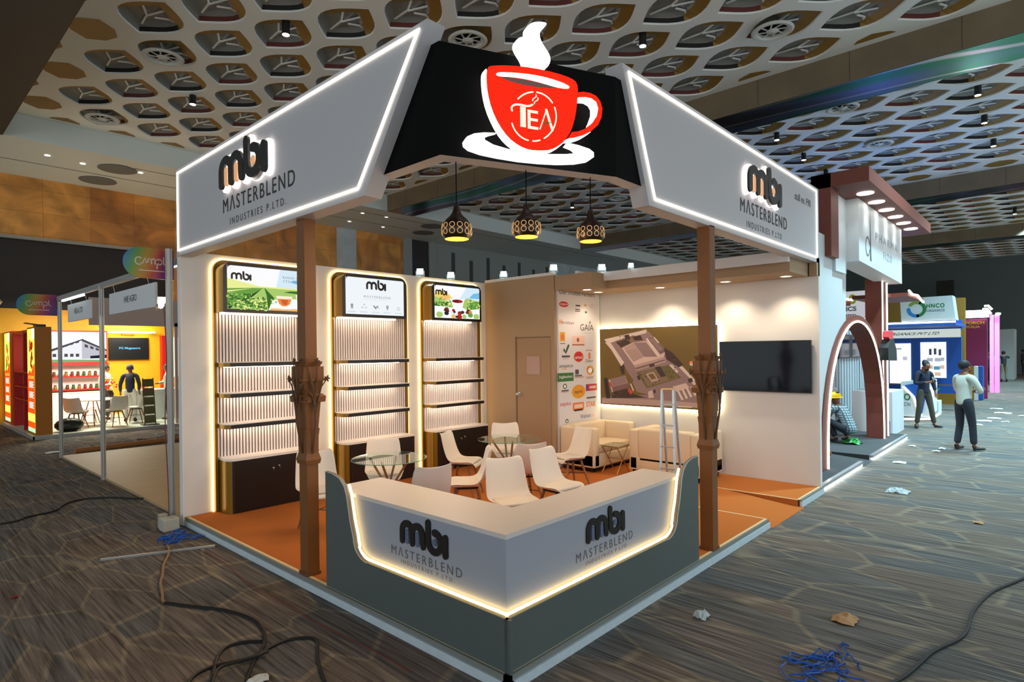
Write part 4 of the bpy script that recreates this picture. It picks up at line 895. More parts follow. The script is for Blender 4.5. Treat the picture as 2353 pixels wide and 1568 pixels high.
a=MB(); a.box(5.42,5.83,2.66,3.0,.54,.55); a.build('glass_top',M_GLS,t)
a=MB(); g=.008
for s_ in (2.69,2.97): a.tube([(5.45,s_,.54),(5.80,s_,.103)],g,6); a.tube([(5.80,s_,.54),(5.45,s_,.103)],g,6)
a.tube([(5.45,2.69,.535),(5.45,2.97,.535)],g,6); a.tube([(5.8,2.69,.535),(5.8,2.97,.535)],g,6); a.tube([(5.625,2.69,.32),(5.625,2.97,.32)],g,6)
a.build('crossed_legs',mat('gold_metal',(190,140,80),.3,metal=.8),t,True)
# ladder
t=thing('step_ladder','slim aluminium step ladder standing behind the television-side arm of the counter','ladder',(4.4,1.2,.1))
def rail(p,q,nm='rail'): a=MB(); a.obox(p,q,.028,.02,up=(1,0,0)); a.build(nm,M_ALU,t)
TL,TR=XP(1521,896,4.5),XP(1547,896,4.5); 
BL=Vector((4.2,TL.y-.12,.1)); BR=Vector((4.2,TR.y-.17,.1))
rail(TL,BL); rail(TR,BR); rail(TL+Vector((.02,.01,-.02)),Vector((4.62,TL.y-.02,.1)),'rear_rail'); rail(TR+Vector((.02,0,-.02)),Vector((4.62,TR.y-.06,.1)),'rear_rail')
for k in range(5):
    f=.13+.185*k; a=MB(); a.obox(TL.lerp(BL,f),TR.lerp(BR,f),.035,.016); a.build('tread',M_ALU,t)
a=MB(); a.obox(TL+Vector((0,0,.01)),TR+Vector((0,0,.01)),.05,.016); a.build('cap',mat('ladder_cap',(220,190,120),.5),t)
# ================================================================ SHELL-SCHEME FRAME AND YELLOW STAND (behind, shelf side)
M_POST=mat('post_alu',(176,176,172),.4,metal=.35); M_LAM=mat('pale_laminate',(176,150,112),.5,noise=.25,nscale=3)
def octpost(x,y,z,label):
    a=MB(); a.lathe([(.036,0),(.036,z)],(x,y,0),8)
    for k in range(4):
        th=PI/4+PI/2*k; c=Vector((x+.036*math.cos(th),y+.036*math.sin(th),0)); a.box(c.x-.006,c.x+.006,c.y-.006,c.y+.006,.01,z)
    return tag(a.build('aluminium_post',M_POST),label,'post','aluminium exhibition posts')
octpost(.07,12.7,3.3,'grey aluminium post at the far end of the empty frame stand')
octpost(.05,9.40,3.3,'grey aluminium post in the middle of the empty frame stand')
octpost(-.10,5.62,3.42,'grey aluminium post beside the white shelf wall of the tea stand')
a=MB(); a.box(.02,.08,5.66,12.66,3.24,3.33); a.box(.015,.085,5.66,12.66,3.275,3.29); tag(a.build('aluminium_beam',M_POST),'long aluminium beam joining the posts of the empty frame stand','beam')
a=MB(); a.box(.03,.07,10.6,12.3,3.205,3.232); tag(a.build('tube_light',glow('tube_glow',(235,250,240),4)),'lit white tube light under the aluminium beam','tube light')
for (y0_,y1_,s_,lb_) in ((10.27,12.03,'HELA LTD','small white name board hanging below the beam near the far aluminium post'),(6.75,9.05,'HNE AGRO','larger white name board hanging below the beam near the tea stand')):
    t=thing('name_board',lb_,'sign',(.1,(y0_+y1_)/2,2.78))
    a=MB(); a.box(.08,.11,y0_,y1_,2.78,3.12); a.build('board',mat('board_grey',(214,218,220),.6),t)
    a=MB(); f=fr_x(.079); m=-(y0_+y1_)/2; text(a,s_,f,m-.32,m+.32,2.92,3.02,.001,0,1,.01); a.build('lettering',mat('board_text',(130,60,80) if y0_<9 else (70,76,78),.6),t)
    a=MB(); 
    for yy in (y0_+.3,y1_-.3): a.tube([(.09,yy,3.12),(.06,yy,3.25)],.004,5)
    a.build('hook_wire',M_ALU,t)
def flagmat():
    m=mat('rainbow_flag',(.5,.5,.5),.5); nt,b,L=nodes(m); N=nt.nodes.new; tc=N('ShaderNodeTexCoord'); g=N('ShaderNodeSeparateXYZ'); L(tc.outputs['Generated'],g.inputs[0])
    ad=N('ShaderNodeMath'); ad.operation='MULTIPLY_ADD'; ad.inputs[1].default_value=.22; L(g.outputs['Z'],ad.inputs[0]); 
    ng=N('ShaderNodeMath'); ng.operation='SUBTRACT'; L(g.outputs['X'],ng.inputs[0]); L(ad.outputs[0],ng.inputs[1]); ad.inputs[2].default_value=-.12
    cr=N('ShaderNodeValToRGB'); e=cr.color_ramp.elements; e[0].position=0; e[0].color=(.03,.2,.42,1); e[1].position=1; e[1].color=(.1,.05,.2,1)
    for p,c in ((.2,(.09,.3,.06,1)),(.42,(.42,.24,.02,1)),(.65,(.45,.06,.03,1)),(.82,(.28,.03,.16,1))): k=e.new(p); k.color=c
    L(ng.outputs[0],cr.inputs[0]); L(cr.outputs[0],b.inputs['Base Color']); return m
M_FLAG=flagmat()
for (yy,x0_,x1_,z0_,z1_,lb_) in ((5.75,-.56,.0,3.05,3.43,'rainbow coloured flag sign with rounded end on the aluminium post beside the tea stand'),(12.75,-.62,.04,2.94,3.37,'smaller looking rainbow flag sign on the far aluminium post')):
    t=thing('flag_sign',lb_,'sign',(x0_,yy,z0_),'rainbow flag signs')
    f=fr_y(yy); h=(z1_-z0_)/2; a=MB(); a.prism([(x1_,z0_),(x1_,z1_)]+arc(x0_+h,z0_+h,h,90,270,14),f,-.012,0); a.build('plate',M_FLAG,t)
    a=MB(); w_=x1_-x0_; Z_=lambda u,v:(x0_+w_*u,z0_+2*h*v)
    ST=[arc(.3,.55,.07,50,310,12,.12),[(.34,.47),(.38,.5),(.42,.66),(.45,.5),(.47,.48)],[(.47,.48),(.49,.64),(.54,.64),(.55,.48)],[(.55,.6),(.59,.66),(.62,.62),(.62,.48)],[(.66,.34),(.66,.64)],arc(.71,.56,.05,0,360,12,.09),[(.79,.72),(.79,.5),(.84,.46)]]
    for s_ in ST: a.prism(ribbon([Z_(*p) for p in s_],.012,4),f,.001,.002)
    a.prism([Z_(.3,.24),Z_(.8,.24),Z_(.8,.27),Z_(.3,.27)],f,.001,.002)
    a.build('lettering',mat('flag_letter',(214,206,196),.6),t)
t=thing('flood_lamp','glaring warm flood lamp on an arm below the name board','flood lamp',(.3,7.1,2.75))
a=MB(); a.obox((.06,6.6,2.80),(.28,7.35,2.78),.03,.02); a.build('arm',M_POST,t); a=MB(); a.lathe([(.03,0),(.09,.12),(.09,.15)],(.28,7.2,2.8),12); a.build('housing',M_POST,t,True)
a=MB(); a.sph((.26,7.12,2.86),(.05,.05,.08),12); a.build('lamp',glow('flood_warm',(255,226,170),40),t,True); lamp('POINT','flood_lamp_light',(.36,6.95,2.8),45,(1,.85,.62),.06)
a=MB(); a.box(.06,3.2,5.55,12.75,.0,.035); a.box(.06,.09,5.55,12.75,.035,.04); tag(a.build('laminate_floor',M_LAM),'pale laminate floor sheet of the empty frame stand','flooring')
a=MB(); a.tube([(.35,12.95,.07),(2.9,13.3,.07)],.06,10); tag(a.build('cardboard_roll',mat('cardboard',(170,110,60),.7),smooth=True),'long brown roll lying along the back of the laminate floor','roll')
a=MB(); rd=random.Random(3)
for k in range(60): x=rd.uniform(.9,3.1); y=13.5+rd.uniform(-.15,.15)+(x-.9)*.12; a.obox((x,y,rd.uniform(.01,.1)),(x+rd.uniform(-.25,.25),y+rd.uniform(-.1,.1),rd.uniform(.01,.12)),.04,.012)
o=a.build('wood_scraps',mat('scrap_brown',(92,58,44),.8)); tag(o,'heap of brown wood scraps behind the laminate floor','wood scraps',kind='stuff')
# --- yellow stand
M_YEL=mat('yellow_paint',(236,170,16),.55); M_ORP=mat('orange_side',(176,106,12),.5); M_REDP=mat('red_panel',(188,26,20),.45); M_WPL=mat('stand_white',(226,232,226),.5)
a=MB(); a.box(.2,6.0,16.45,21.55,0,.1,0); a.box(.17,6.0,16.42,16.45,0,.09,1); a.box(.17,.2,16.42,21.55,0,.09,1); tag(a.build('yellow_stand_platform',[mat('pale_floor',(196,206,190),.5),M_POST]),'white platform of the yellow stand with grey edge','platform')
a=MB(); a.box(-2.5,6.0,21.56,21.7,0,3.62); o=a.build('wall_yellow',M_YEL); struct(o,'yellow back wall of the food stand')
t=thing('light_box_pillar','orange pillar with glowing yellow and red food poster at the corner of the yellow stand','light box',(.38,16.9,.1))
a=MB(); a.box(.24,.58,16.5,17.55,.1,2.86); a.build('pillar',M_ORP,t)
def litposter(nm,fr,a0,a1,b0,b1,seed,parent,c=.004):
    """glowing printed poster"""
    rd=random.Random(seed); a=MB(); W=a1-a0; H=b1-b0
    def R(u0,u1,v0,v1,mi,k): a.prism([(a0+W*u0,b0+H*v0),(a0+W*u1,b0+H*v0),(a0+W*u1,b0+H*v1),(a0+W*u0,b0+H*v1)],fr,c+k*.0006,c+k*.0006,mi)
    R(0,1,0,1,0,0); R(0,1,.18,.56,1,1); R(0,1,.1,.18,0,1); R(.0,1,.03,.1,1,1); R(0,1,0,.04,5,2); R(.1,.9,.515,.545,0,2)
    for k in range(3):
        for j in range(5): R(.2,.85-.1*(j%2),.23+.1*k+.013*j,.237+.1*k+.013*j,2,2)
    a.prism([(a0,b0+H*.56),(a0+W*.4,b0+H*.6),(a0+W*.5,b0+H*.57),(a0+W*.9,b0+H*.66),(a0+W,b0+H*.66),(a0+W,b0+H*.5),(a0,b0+H*.5)],fr,c+.0012,c+.0012,1)
    for _ in range(16): x=a0+W*rd.uniform(.3,.75); z=b0+H*rd.uniform(.62,.86); r=W*rd.uniform(.05,.12); a.prism(ell(x,z,r,r*1.1,8),fr,c+.0018,c+.0018,rd.choice((1,3,4,4)))
    R(.65,1,.9,1,2,2)
    return a.build(nm,[glow('lp_yel',(255,236,90),1.6),glow('lp_red',(255,80,20),1.4),glow('lp_white',(255,255,235),1.9),glow('lp_green',(70,160,50),1),glow('lp_dred',(150,40,30),1),glow('lp_mint',(190,240,190),1.2)],parent)
litposter('poster_face',Fr((.24,0,0),(0,-1,0),(0,0,1),(-1,0,0)),-17.5,-16.55,.16,2.82,1,t)
a=MB(); a.box(.3,.5,16.7,17.1,2.87,2.93); a.obox((.1,16.9,2.96),(.5,16.9,2.90),.3,.02); a.build('top_lamp',M_BLC,t)
t=thing('red_shelf_tower','tall red shelf tower with white niches between the two food light boxes','shelf tower',(.5,18.6,.1))
a=MB(); a.box(.55,.6,17.6,19.9,.1,2.8,0); a.box(.26,.6,17.56,17.62,.1,2.8,0); a.box(.26,.6,18.25,18.33,.1,2.8,0); a.box(.26,.6,19.8,19.9,.1,2.8,0); a.box(.26,.6,17.6,19.9,2.74,2.82,0)
for z in (.9,1.25,1.65): a.box(.26,.6,17.6,19.9,z,z+.04,0)
a.box(.535,.549,18.33,19.8,.1,2.74,1); a.build('carcass',[M_REDP,M_WPL],t)
a=MB(); a.box(.52,.534,18.5,19.6,1.7,2.72); a.build('glowing_panel',glow('pale_yellow_glow',(255,250,200),1.6),t)
t=thing('food_light_box','red and yellow glowing food poster at the picture edge of the yellow stand','light box',(.3,20.9,.1))
a=MB(); a.box(.26,.6,20.0,21.5,.1,2.86); a.build('cabinet',M_REDP,t); litposter('poster_face',Fr((.26,0,0),(0,-1,0),(0,0,1),(-1,0,0)),-21.45,-20.5,.16,2.82,5,t)
# factory light box and jar shelves on the yellow wall
YF=fr_y(21.5)
t=thing('factory_light_box','glowing picture of a white factory building on the yellow wall','light box',(2.1,21.5,1.85))
a=MB(); a.box(1.35,2.95,21.42,21.55,1.86,2.95,0); a.build('frame',M_REDP,t)
a=MB(); f=fr_y(21.42)
def P_(mi,*p): a.prism([(1.38+1.54*x,1.9+1.0*z) for x,z in p],f,.002+len(a.f)*.00002,.002+len(a.f)*.00002,mi)
P_(0,(0,0),(1,0),(1,1),(0,1)); P_(1,(0,0),(1,0),(1,.07),(0,.1)); P_(2,(.0,.32),(.55,.72),(.58,.78),(0,.42)); P_(2,(.55,.78),(1,.42),(1,.36),(.55,.7)); P_(3,(.0,.34),(.55,.7),(.55,.1),(0,.14)); P_(4,(.55,.7),(1,.36),(1,.12),(.55,.1))
for k in range(5): P_(2,(.04+.1*k,.42+.06*k-.04),(.1+.1*k,.45+.06*k-.04),(.1+.1*k,.5+.07*k-.04),(.04+.1*k,.46+.065*k-.04)); P_(2,(.04+.1*k,.18),(.1+.1*k,.18),(.1+.1*k,.28),(.04+.1*k,.28))
for k in range(4): P_(2,(.6+.1*k,.5-.05*k),(.66+.1*k,.47-.05*k),(.66+.1*k,.56-.06*k),(.6+.1*k,.6-.06*k)); 
P_(5,(.7,.2),(1,.24),(1,.12),(.7,.12))
a.build('picture',[glow('fl_sky',(240,246,255),1.3),glow('fl_grass',(150,190,130),.9),glow('fl_roof',(96,90,96),.8),glow('fl_wall',(235,236,242),1.1),glow('fl_wall2',(200,200,210),1),glow('fl_dark',(40,44,60),.8)],t)
t=thing('jar_shelf','red edged white wall shelves below the factory picture','shelf',(2.1,21.4,.9))
a=MB(); a.box(.9,2.95,21.45,21.55,.95,1.86,1)
for z in (.97,1.40,1.80): a.box(.9,2.95,21.2,21.5,z,z+.045,0)
a.box(.9,.94,21.2,21.5,.97,1.84,0); a.box(1.15,1.3,21.3,21.5,.97,1.84,0); a.build('shelf_boards',[M_REDP,M_WPL],t)
M_J=[mat('jar_%d'%i,c,.4) for i,c in enumerate(((104,60,30),(60,96,44),(150,110,40),(120,50,40)))]; M_JL=mat('jar_lid',(40,40,36),.4)
j0=None
for r_,z in enumerate((1.445,1.015)):
    for k in range(9):
        x=1.45+k*.16+(r_*.03); q=(x,21.3,z)
        t=thing('jar','x','jar',q,'jars on the red edged shelves'); a=MB(); a.lathe([(.04,0),(.045,.02),(.045,.10),(.036,.12)],q,10); a.build('glass_body',M_J[(k+r_*2)%4],t,True); a=MB(); a.lathe([(.038,.12),(.038,.15)],q,10); a.build('lid',M_JL,t)
        t['label']='small dark-lidded food jar standing on the %s red edged shelf'%('upper' if r_==0 else 'lower')
t=thing('base_cabinet','low white cabinet run under the jar shelves','cabinet',(2.,21.2,.1)); a=MB(); a.box(.9,2.95,21.0,21.5,.1,.9); a.build('carcass',M_WPL,t)
a=MB(); a.box(.88,2.97,20.98,21.5,.9,.93); a.build('worktop',M_WPL,t)
t=thing('wall_television','black television with blue caption on the yellow wall','television',(3.6,21.5,1.95)); a=MB(); a.box(3.0,4.22,21.46,21.55,1.95,2.72); a.build('housing',mat('tv_black',(14,14,16),.35),t)
a=MB(); text(a,'PG Magasanra',fr_y(21.46),3.3,3.95,2.3,2.4,.003,0,1,.02); a.build('caption',glow('caption_blue',(120,210,255),1.3),t)
a=MB(); a.box(2.98,4.3,21.0,21.5,2.88,2.93); a.build('wash_light',glow('wash_white',(255,244,200),5)) and None
bpy.data.objects['wash_light']['label']='white wash light over the television of the yellow stand'; bpy.data.objects['wash_light']['category']='light'
a=MB(); text(a,'Foods',fr_y(21.54),3.4,3.8,2.78,2.86,.003,0); tag(a.build('wall_lettering',M_REDP),'small red lettering on the yellow wall above the television','lettering')
t=thing('red_wall_panel','red panel with white glowing strip beside the wall television','panel',(4.8,21.5,.1)); a=MB(); a.box(4.6,4.78,21.3,21.55,.1,2.8); a.build('red_board',M_REDP,t); a=MB(); a.box(4.8,5.6,21.4,21.5,1.3,2.75); a.build('glowing_panel',glow('pale_yellow_glow',(255,250,200),1.6),t)
a=MB(); p0=YP(205,747,16.6); p1=YP(392,700,16.6); a.box(p0.x,p1.x+.3,16.6,16.66,p0.z,p1.z+.1); a.box(p1.x+.1,p1.x+.18,16.6,16.66,.1,p0.z+.1); a.box(p0.x,p0.x+.05,16.6,16.66,.1,p0.z+.1) if 0 else None; tag(a.build('header_board',mat('header_pink',(196,172,160),.6)),'wide pinkish header board along the front of the yellow stand','sign')
t=thing('service_counter','white service counter with orange goods in the yellow stand','counter',(3.6,18.6,.1)); a=MB(); a.box(2.75,4.6,18.3,18.9,.1,1.0); a.build('body',M_WPL,t); a=MB(); a.box(2.72,4.62,18.27,18.93,1.0,1.03); a.build('top',M_WPL,t)
for k,(x,h,c) in enumerate(((2.85,.16,(220,120,40)),(3.0,.2,(230,180,60)),(3.2,.14,(200,90,50)),(3.4,.18,(240,200,90)))):
    a=MB(); a.lathe([(.05,0),(.055,h*.7),(.03,h)],(x,18.5,1.03),10); tag(a.build('product_jar',mat('prod_%d'%k,c,.5),smooth=True),['orange jar at the end of the service counter','yellow jar on the service counter','short brick coloured jar on the service counter','pale yellow jar on the service counter'][k],'jar','jars on the service counter')
t=thing('brochure_stand','tall black stand with five stacked brochure trays at the front of the yellow stand','brochure stand',(2.86,16.75,.1))
a=MB(); a.obox((2.74,16.75,.1),(2.70,16.75,1.45),.02,.02); a.obox((3.02,16.75,.1),(2.96,16.75,1.45),.02,.02); a.box(2.66,3.08,16.6,16.9,.1,.12); a.build('frame',M_BLC,t)
for k in range(5):
    z=.17+.26*k; a=MB(); xo=-.012*k; a.obox((2.72+xo,16.72,z+.11),(3.0+xo,16.72,z+.11),.02,.2); a.obox((2.71+xo,16.69,z),(3.01+xo,16.69,z),.05,.02); a.build('tray',mat('brochure_olive',(104,96,52),.6),t)
t=thing('round_white_table','round white table among the chairs of the yellow stand','table',(1.75,17.9,.1)); a=MB(); a.lathe([(.42,.72),(.42,.75),(0,.75)],(1.75,17.9,.1),28); a.build('top',M_WPL,t,True)
for k in range(3): a=MB(); th=.4+2.1*k; a.tube([(1.75+.1*math.cos(th),17.9+.1*math.sin(th),.82),(1.75+.3*math.cos(th),17.9+.3*math.sin(th),.1)],.014,6); a.build('leg',M_WD,t)
for (x,y,dx,dy,lb_) in ((1.25,17.35,.6,.8,'white shell chair at the round white table beside the orange pillar'),(2.15,17.2,-.2,1,'white shell chair with its back to the aisle in the yellow stand'),(2.75,17.6,-.9,.5,'white shell chair next to the brochure stand'),(1.85,18.7,0,-1,'white shell chair at the far side of the round white table')):
    dup(c0,(x,y,.1),math.atan2(dx,-dy),lb_,'white shell chairs of the yellow stand')
t=thing('flower_vase','orange and red flowers in a dark vase in the yellow stand','flowers',(2.3,18.3,.85)); a=MB(); a.lathe([(.05,0),(.07,.1),(.03,.2)],(2.35,18.5,.85),12); a.build('vase',M_BLC,t,True)
a=MB(); rd=random.Random(4)
for k in range(26): a.sph((2.35+rd.uniform(-.14,.14),18.5+rd.uniform(-.1,.1),1.1+rd.uniform(-.02,.3)),rd.uniform(.03,.05),6,rd.randint(0,1))
a.build('blossom',[mat('flower_red',(196,60,20),.6),mat('flower_orange',(240,150,40),.6)],t)
a=MB(); a.lathe([(.12,0),(.12,.02),(.03,.03),(.03,.7),(.2,.72),(.2,.745)],(2.35,18.5,.1),16); tag(a.build('vase_stand',M_WPL,smooth=True),'white pedestal under the flower vase','pedestal')
a=MB(); a.sph((1.0,16.9,.27),(.33,.2,.19),14); tag(a.build('bin_bag',mat('bag_black',(24,26,22),.35,bump=.6,bscale=20),smooth=True),'dark rubbish bag slumped behind the far aluminium post','bag')
a=MB(); a.sph((-.6,22.0-1.2,3.75),(.75,.3,.22),16); tag(a.build('wall_top_ornament',mat('cream_lamp',(230,225,170),.5),smooth=True),'rounded cream ornament on top of the yellow wall','ornament')
# lamps of the yellow stand
lamp('AREA','yellow_stand_light',(2.2,18.5,3.3),300,(1,.93,.75),1.6,(2.2,19.2,0)); lamp('AREA','yellow_stand_light',(3.6,20.8,3.1),40,(1,.9,.65),.8,(3.6,21.5,1.8))
# ================================================================ NEIGHBOUR STANDS (television side)
M_TER=mat('terracotta',(118,58,44),.6); M_NW=mat('neighbour_white',(205,212,214),.55); M_DKC=mat('charcoal_carpet',(62,66,68),.9); M_EL=glow('edge_light',(235,250,255),14); M_NLED=glow('neon_white',(255,240,225),5)
t=thing('charcoal_platform','charcoal carpeted platform of the white stand with glowing front edge','platform',(9.5,2,0))
a=MB(); a.box(6.68,9.1,.06,4.5,0,.095); a.box(9.84,13.3,.06,4.5,0,.095); a.box(9.1,9.84,1.2,4.5,0,.095); a.add([(9.1,.0,.004),(9.84,0,.004),(9.84,1.2,.094),(9.1,1.2,.094)],[(0,1,2,3)]); a.build('deck',M_DKC,t)
a=MB(); a.box(6.68,9.1,.0,.06,.05,.1); a.box(9.84,13.3,.0,.06,.05,.1); a.build('edge_profile',M_ALU,t)
a=MB(); a.box(6.72,9.08,.008,.03,.015,.045); a.box(9.86,13.28,.008,.03,.015,.045); a.build('under_glow',M_EL,t)
NF=lambda y: Fr((0,y,0),(1,0,0),(0,0,1),(0,-1,0))
def nx(x,y,pl): p=YP(x,y,pl); return (p.x,p.z)
yn=.3
t=thing('arch_wall','tall white front wall of the neighbour stand with terracotta arch doorway','stand wall',(9.3,.35,.1))
xa0,xa1=8.0,12.28; xc=(xa0+xa1)/2; za=2.60
inner=[(xa0+.0,.1)]+[(xc-(xa1-xa0)/2*math.cos(PI*k/24)*(1),.1+(za-.1)*math.sin(PI*k/24)**.75) for k in range(1,24)]+[(xa1,.1)]
xw0,xw1=6.7,nx(1990,800,yn)[0]
zt_=nx(1905,600,yn)[1]
xr=9.4
wl=[(xw0,.1),(xw0,3.95)]+[(xr,3.95)]
pts_in=[p for p in inner if p[0]<=xr]
poly=[(xw0,.1),(xw0,3.95),(xr,3.95)]+pts_in[::-1]
a=MB(); a.prism(poly,NF(yn),-.12,0); a.build('white_wall',M_NW,t)
outer=[(xc-((xa1-xa0)/2+.3)*math.cos(PI*k/24),.1+(za-.0)*math.sin(PI*k/24)**.78) for k in range(25)]
inn2=[(xc-((xa1-xa0)/2-.02)*math.cos(PI*k/24),.1+(za-.14)*math.sin(PI*k/24)**.75) for k in range(25)]
a=MB(); a.prism(outer+inn2[::-1],NF(yn),-.30,.02); a.build('arch',M_TER,t)
a=MB(); a.tube([NF(yn)(p[0],p[1],.03) for p in [(xc-((xa1-xa0)/2)*math.cos(PI*k/30),.1+(za-.12)*math.sin(PI*k/30)**.75) for k in range(31)]],.02,6); a.build('arch_light',M_NLED,t)
c0_=nx(1993,1000,yn+.1)[0]; c1_=nx(2027,1000,yn+.1)[0]
t2=thing('terracotta_column','square terracotta column with glowing vertical lines beside the arch','column',(c1_-.2,.45,.1))
xL=nx(1992,800,yn)[0]; xR=nx(2032,800,yn)[0]
a=MB(); a.box(12.33,12.8,yn,yn+.32,.1,3.58); a.build('shaft',M_TER,t2)
a=MB(); a.box(12.33,12.37,yn-.02,yn,.1,3.58); a.box(12.78,12.83,yn-.02,yn,.1,3.58); a.build('line_light',M_NLED,t2)
# top: terracotta bracket and white sign box with row of downlights
t=thing('canopy_sign','white canopy sign box under a terracotta bracket with six downlights','canopy',(10,.2,3.3))
zf0,zf1=3.62,4.72
a=MB(); a.box(8.05,8.5,.2,.5,3.6,4.95); a.box(8.05,14.2,-.35,.5,4.72,4.95); a.build('bracket',M_TER,t)
a=MB(); a.prism([(9.2,3.62),(13.1,3.5),(13.1,4.72),(9.2,4.72)],NF(.05),-.4,0); a.box(8.5,9.2,.25,.45,3.4,4.72); a.build('sign_box',M_NW,t)
a=MB(); f=NF(.048); a.prism(ribbon(arc(9.85,3.95,.15,20,340,16,.17),.03),f,.001,.003); a.prism([(10.02,3.72),(10.14,3.70),(10.05,4.6)],f,.001,.003)
text(a,'PHARMA',f,10.5,12.6,4.15,4.3,.002,1,1.4); text(a,'FIZO',f,11.2,12.0,3.85,4.0,.002,1,1.6); a.build('lettering',[mat('nb_letter',(96,100,104),.6),mat('nb_letter2',(150,156,160),.6)],t)
for k in range(6):
    x=8.9+k*.85; a=MB(); a.lathe([(.13,0),(.13,-.012),(0,-.012)],(x,-.12,4.72),20); s=a.build('downlight',glow('canopy_glow',(255,250,235),9),t); lamp('SPOT','canopy_light',(x,-.10,4.69),13,(.9,.97,1),.06,(x+.02,.02,0),95,.7)
t=thing('lower_canopy','wavy terracotta lower canopy with a glowing edge around the column','canopy',(11,.5,3.2)); a=MB()
ed=[(9.9,3.14),(11.4,3.2)]; a.box(9.6,12.3,.9,1.6,3.02,3.12); a.box(12.85,14.9,-.1,1.0,3.2,3.28); a.build('slab',M_TER,t)
a=MB(); a.tube([(9.6,.88,3.11),(12.3,.88,3.15)],.025,6); a.tube([(12.85,-.12,3.32),(13.1,-.14,3.25),(13.8,-.14,3.27),(14.4,-.12,3.2),(14.9,-.1,3.17)],.025,6); a.build('edge_light',M_NLED,t)
# interior of the neighbour stand
a=MB(); a.box(7.0,13.2,4.4,4.5,.1,3.0); struct(a.build('wall_neighbour',M_NW),'white back wall of the neighbour stand')
t=thing('white_desk','white desk inside the arch of the neighbour stand','desk',(10.5,1.6,.1)); a=MB(); a.box(10.9,13.2,1.4,1.72,1.06,1.12); a.build('top',M_NW,t); a=MB(); a.box(11.2,12.0,1.45,1.7,.1,1.06); a.box(12.9,13.15,1.45,1.7,.1,1.06); a.build('pedestal',M_NW,t)
a=MB(); a.box(12.5,12.6,1.45,1.55,.1,1.06); a.build('dark_leg',M_BLC,t)
t=thing('hanging_screen','black screen hanging inside the arch','television',(11.5,3,1.9)); a=MB(); p=YP(1928,825,1.7); q=YP(1962,778,1.7); a.box(p.x,q.x+.9,1.7,1.745,p.z,q.z+.1); a.build('housing',M_BLC,t); a=MB(); a.box(p.x+.05,q.x+.85,1.695,1.7,p.z+.04,q.z+.06); a.build('panel',mat('tv_glass',(8,14,24),.08,spec=.3),t)
a=MB(); a.box(p.x-.9,q.x+1.6,1.80,1.86,0,2.62); 
for k in range(15): a.box(p.x-.9+k*.28,p.x-.78+k*.28,1.75,1.8,0,2.6)
tag(a.build('ribbed_panel',mat('ribbed',(186,196,202),.5)),'white ribbed panel behind the desk inside the arch','panel')
t=thing('desk_tablet','black tablet leaning on the white desk','tablet',(12.7,1.3,1.12)); a=MB(); a.obox((12.9,1.55,1.13),(12.65,1.55,1.45),.22,.02); a.build('shell',M_BLC,t)
lamp('AREA','neighbour_light',(11.0,1.6,2.95),80,(.92,.97,1),1.2,(10.5,1.8,0))
t=thing('hanging_jacket','black jacket hanging on the terracotta column with a red cap above it','jacket',(12.7,.1,1.5)); a=MB(); pb_=[nx(x,y,.15) for x,y in ((2034,828),(2033,800),(2040,780),(2046,778),(2053,805),(2054,829))]; a.prism(pb_,NF(.15),-.1,.06); a.build('cloth',mat('jacket_black',(34,38,36),.8),t)
a=MB(); pb_=[nx(x,y,.15) for x,y in ((2035,775),(2036,762),(2042,760),(2047,764),(2046,778),(2040,782))]; a.prism(pb_,NF(.15),-.06,.05); a.build('red_cap',mat('cap_red',(214,60,70),.6),t)
# white plinth counter of the blue stand, next to the column
t=thing('plinth_counter','tall white plinth with a small blue foot panel beyond the column','plinth',(14.4,.4,0)); a=MB(); a.box(13.6,15.0,.35,1.2,.0,1.02); a.build('body',M_NW,t); a=MB(); a.box(13.59,13.6,.4,.62,.0,.34); a.build('blue_panel',mat('stand_blue',(20,84,170),.5),t)
# blue stand
M_BLU=mat('stand_blue',(20,84,170),.5); xb=18.6
t=thing('blue_stand_wall','blue stand wall with two glowing white posters','stand wall',(xb+1.5,2,.0))
XF=Fr((xb+2.5,0,0),(0,-1,0),(0,0,1),(-1,0,0))
def bx(x,y,pl): p=XP(x,y,pl); return (-p.y,p.z)
def rectpx(a,fr,pl,x0,y0,x1,y1,mi=0,c=0,c0=None):
    (u0,v0),(u1,v1)=bx(x0,y0,pl),bx(x1,y1,pl); a.prism([(u0,v1),(u1,v1),(u1,v0),(u0,v0)],fr,c if c0 is None else c0,c,mi)
pl=xb+2.5
a=MB(); rectpx(a,XF,pl,2030,775,2210,885,0,0,-.2); rectpx(a,XF,pl,2030,742,2210,760,0,0,-.2); a.build('wall_panel',M_BLU,t)
a=MB(); rectpx(a,XF,pl,2030,760,2208,775,0,.02,0); a.build('name_band',glow('band_white',(214,226,222),.85),t)
a=MB(); (u0,v0),(u1,v1)=bx(2040,772,pl),bx(2155,763,pl); text(a,'ORGANICS PVT LTD',XF,bx(2030,0,pl)[0],u1,v0,v1,.024,0,1,.02,.1); a.build('name_lettering',mat('sage_green',(110,136,116),.6),t)
a=MB(); rectpx(a,XF,pl,2044,790,2094,882,0,.03,0); rectpx(a,XF,pl,2115,787,2175,869,0,.03,0)
for k,(x,y,w_,h_,mi) in enumerate(((2135,802,6,14,1),(2146,801,6,14,1),(2157,803,6,14,1),(2130,823,14,8,2),(2148,823,14,8,2),(2162,822,8,8,2),(2130,840,14,8,3),(2146,842,14,8,4),(2160,840,10,8,3),(2130,856,12,8,5),(2148,856,14,8,3),(2060,800,12,4,2),(2075,820,10,8,5))): rectpx(a,XF,pl,x,y,x+w_,y+h_,mi,.032)
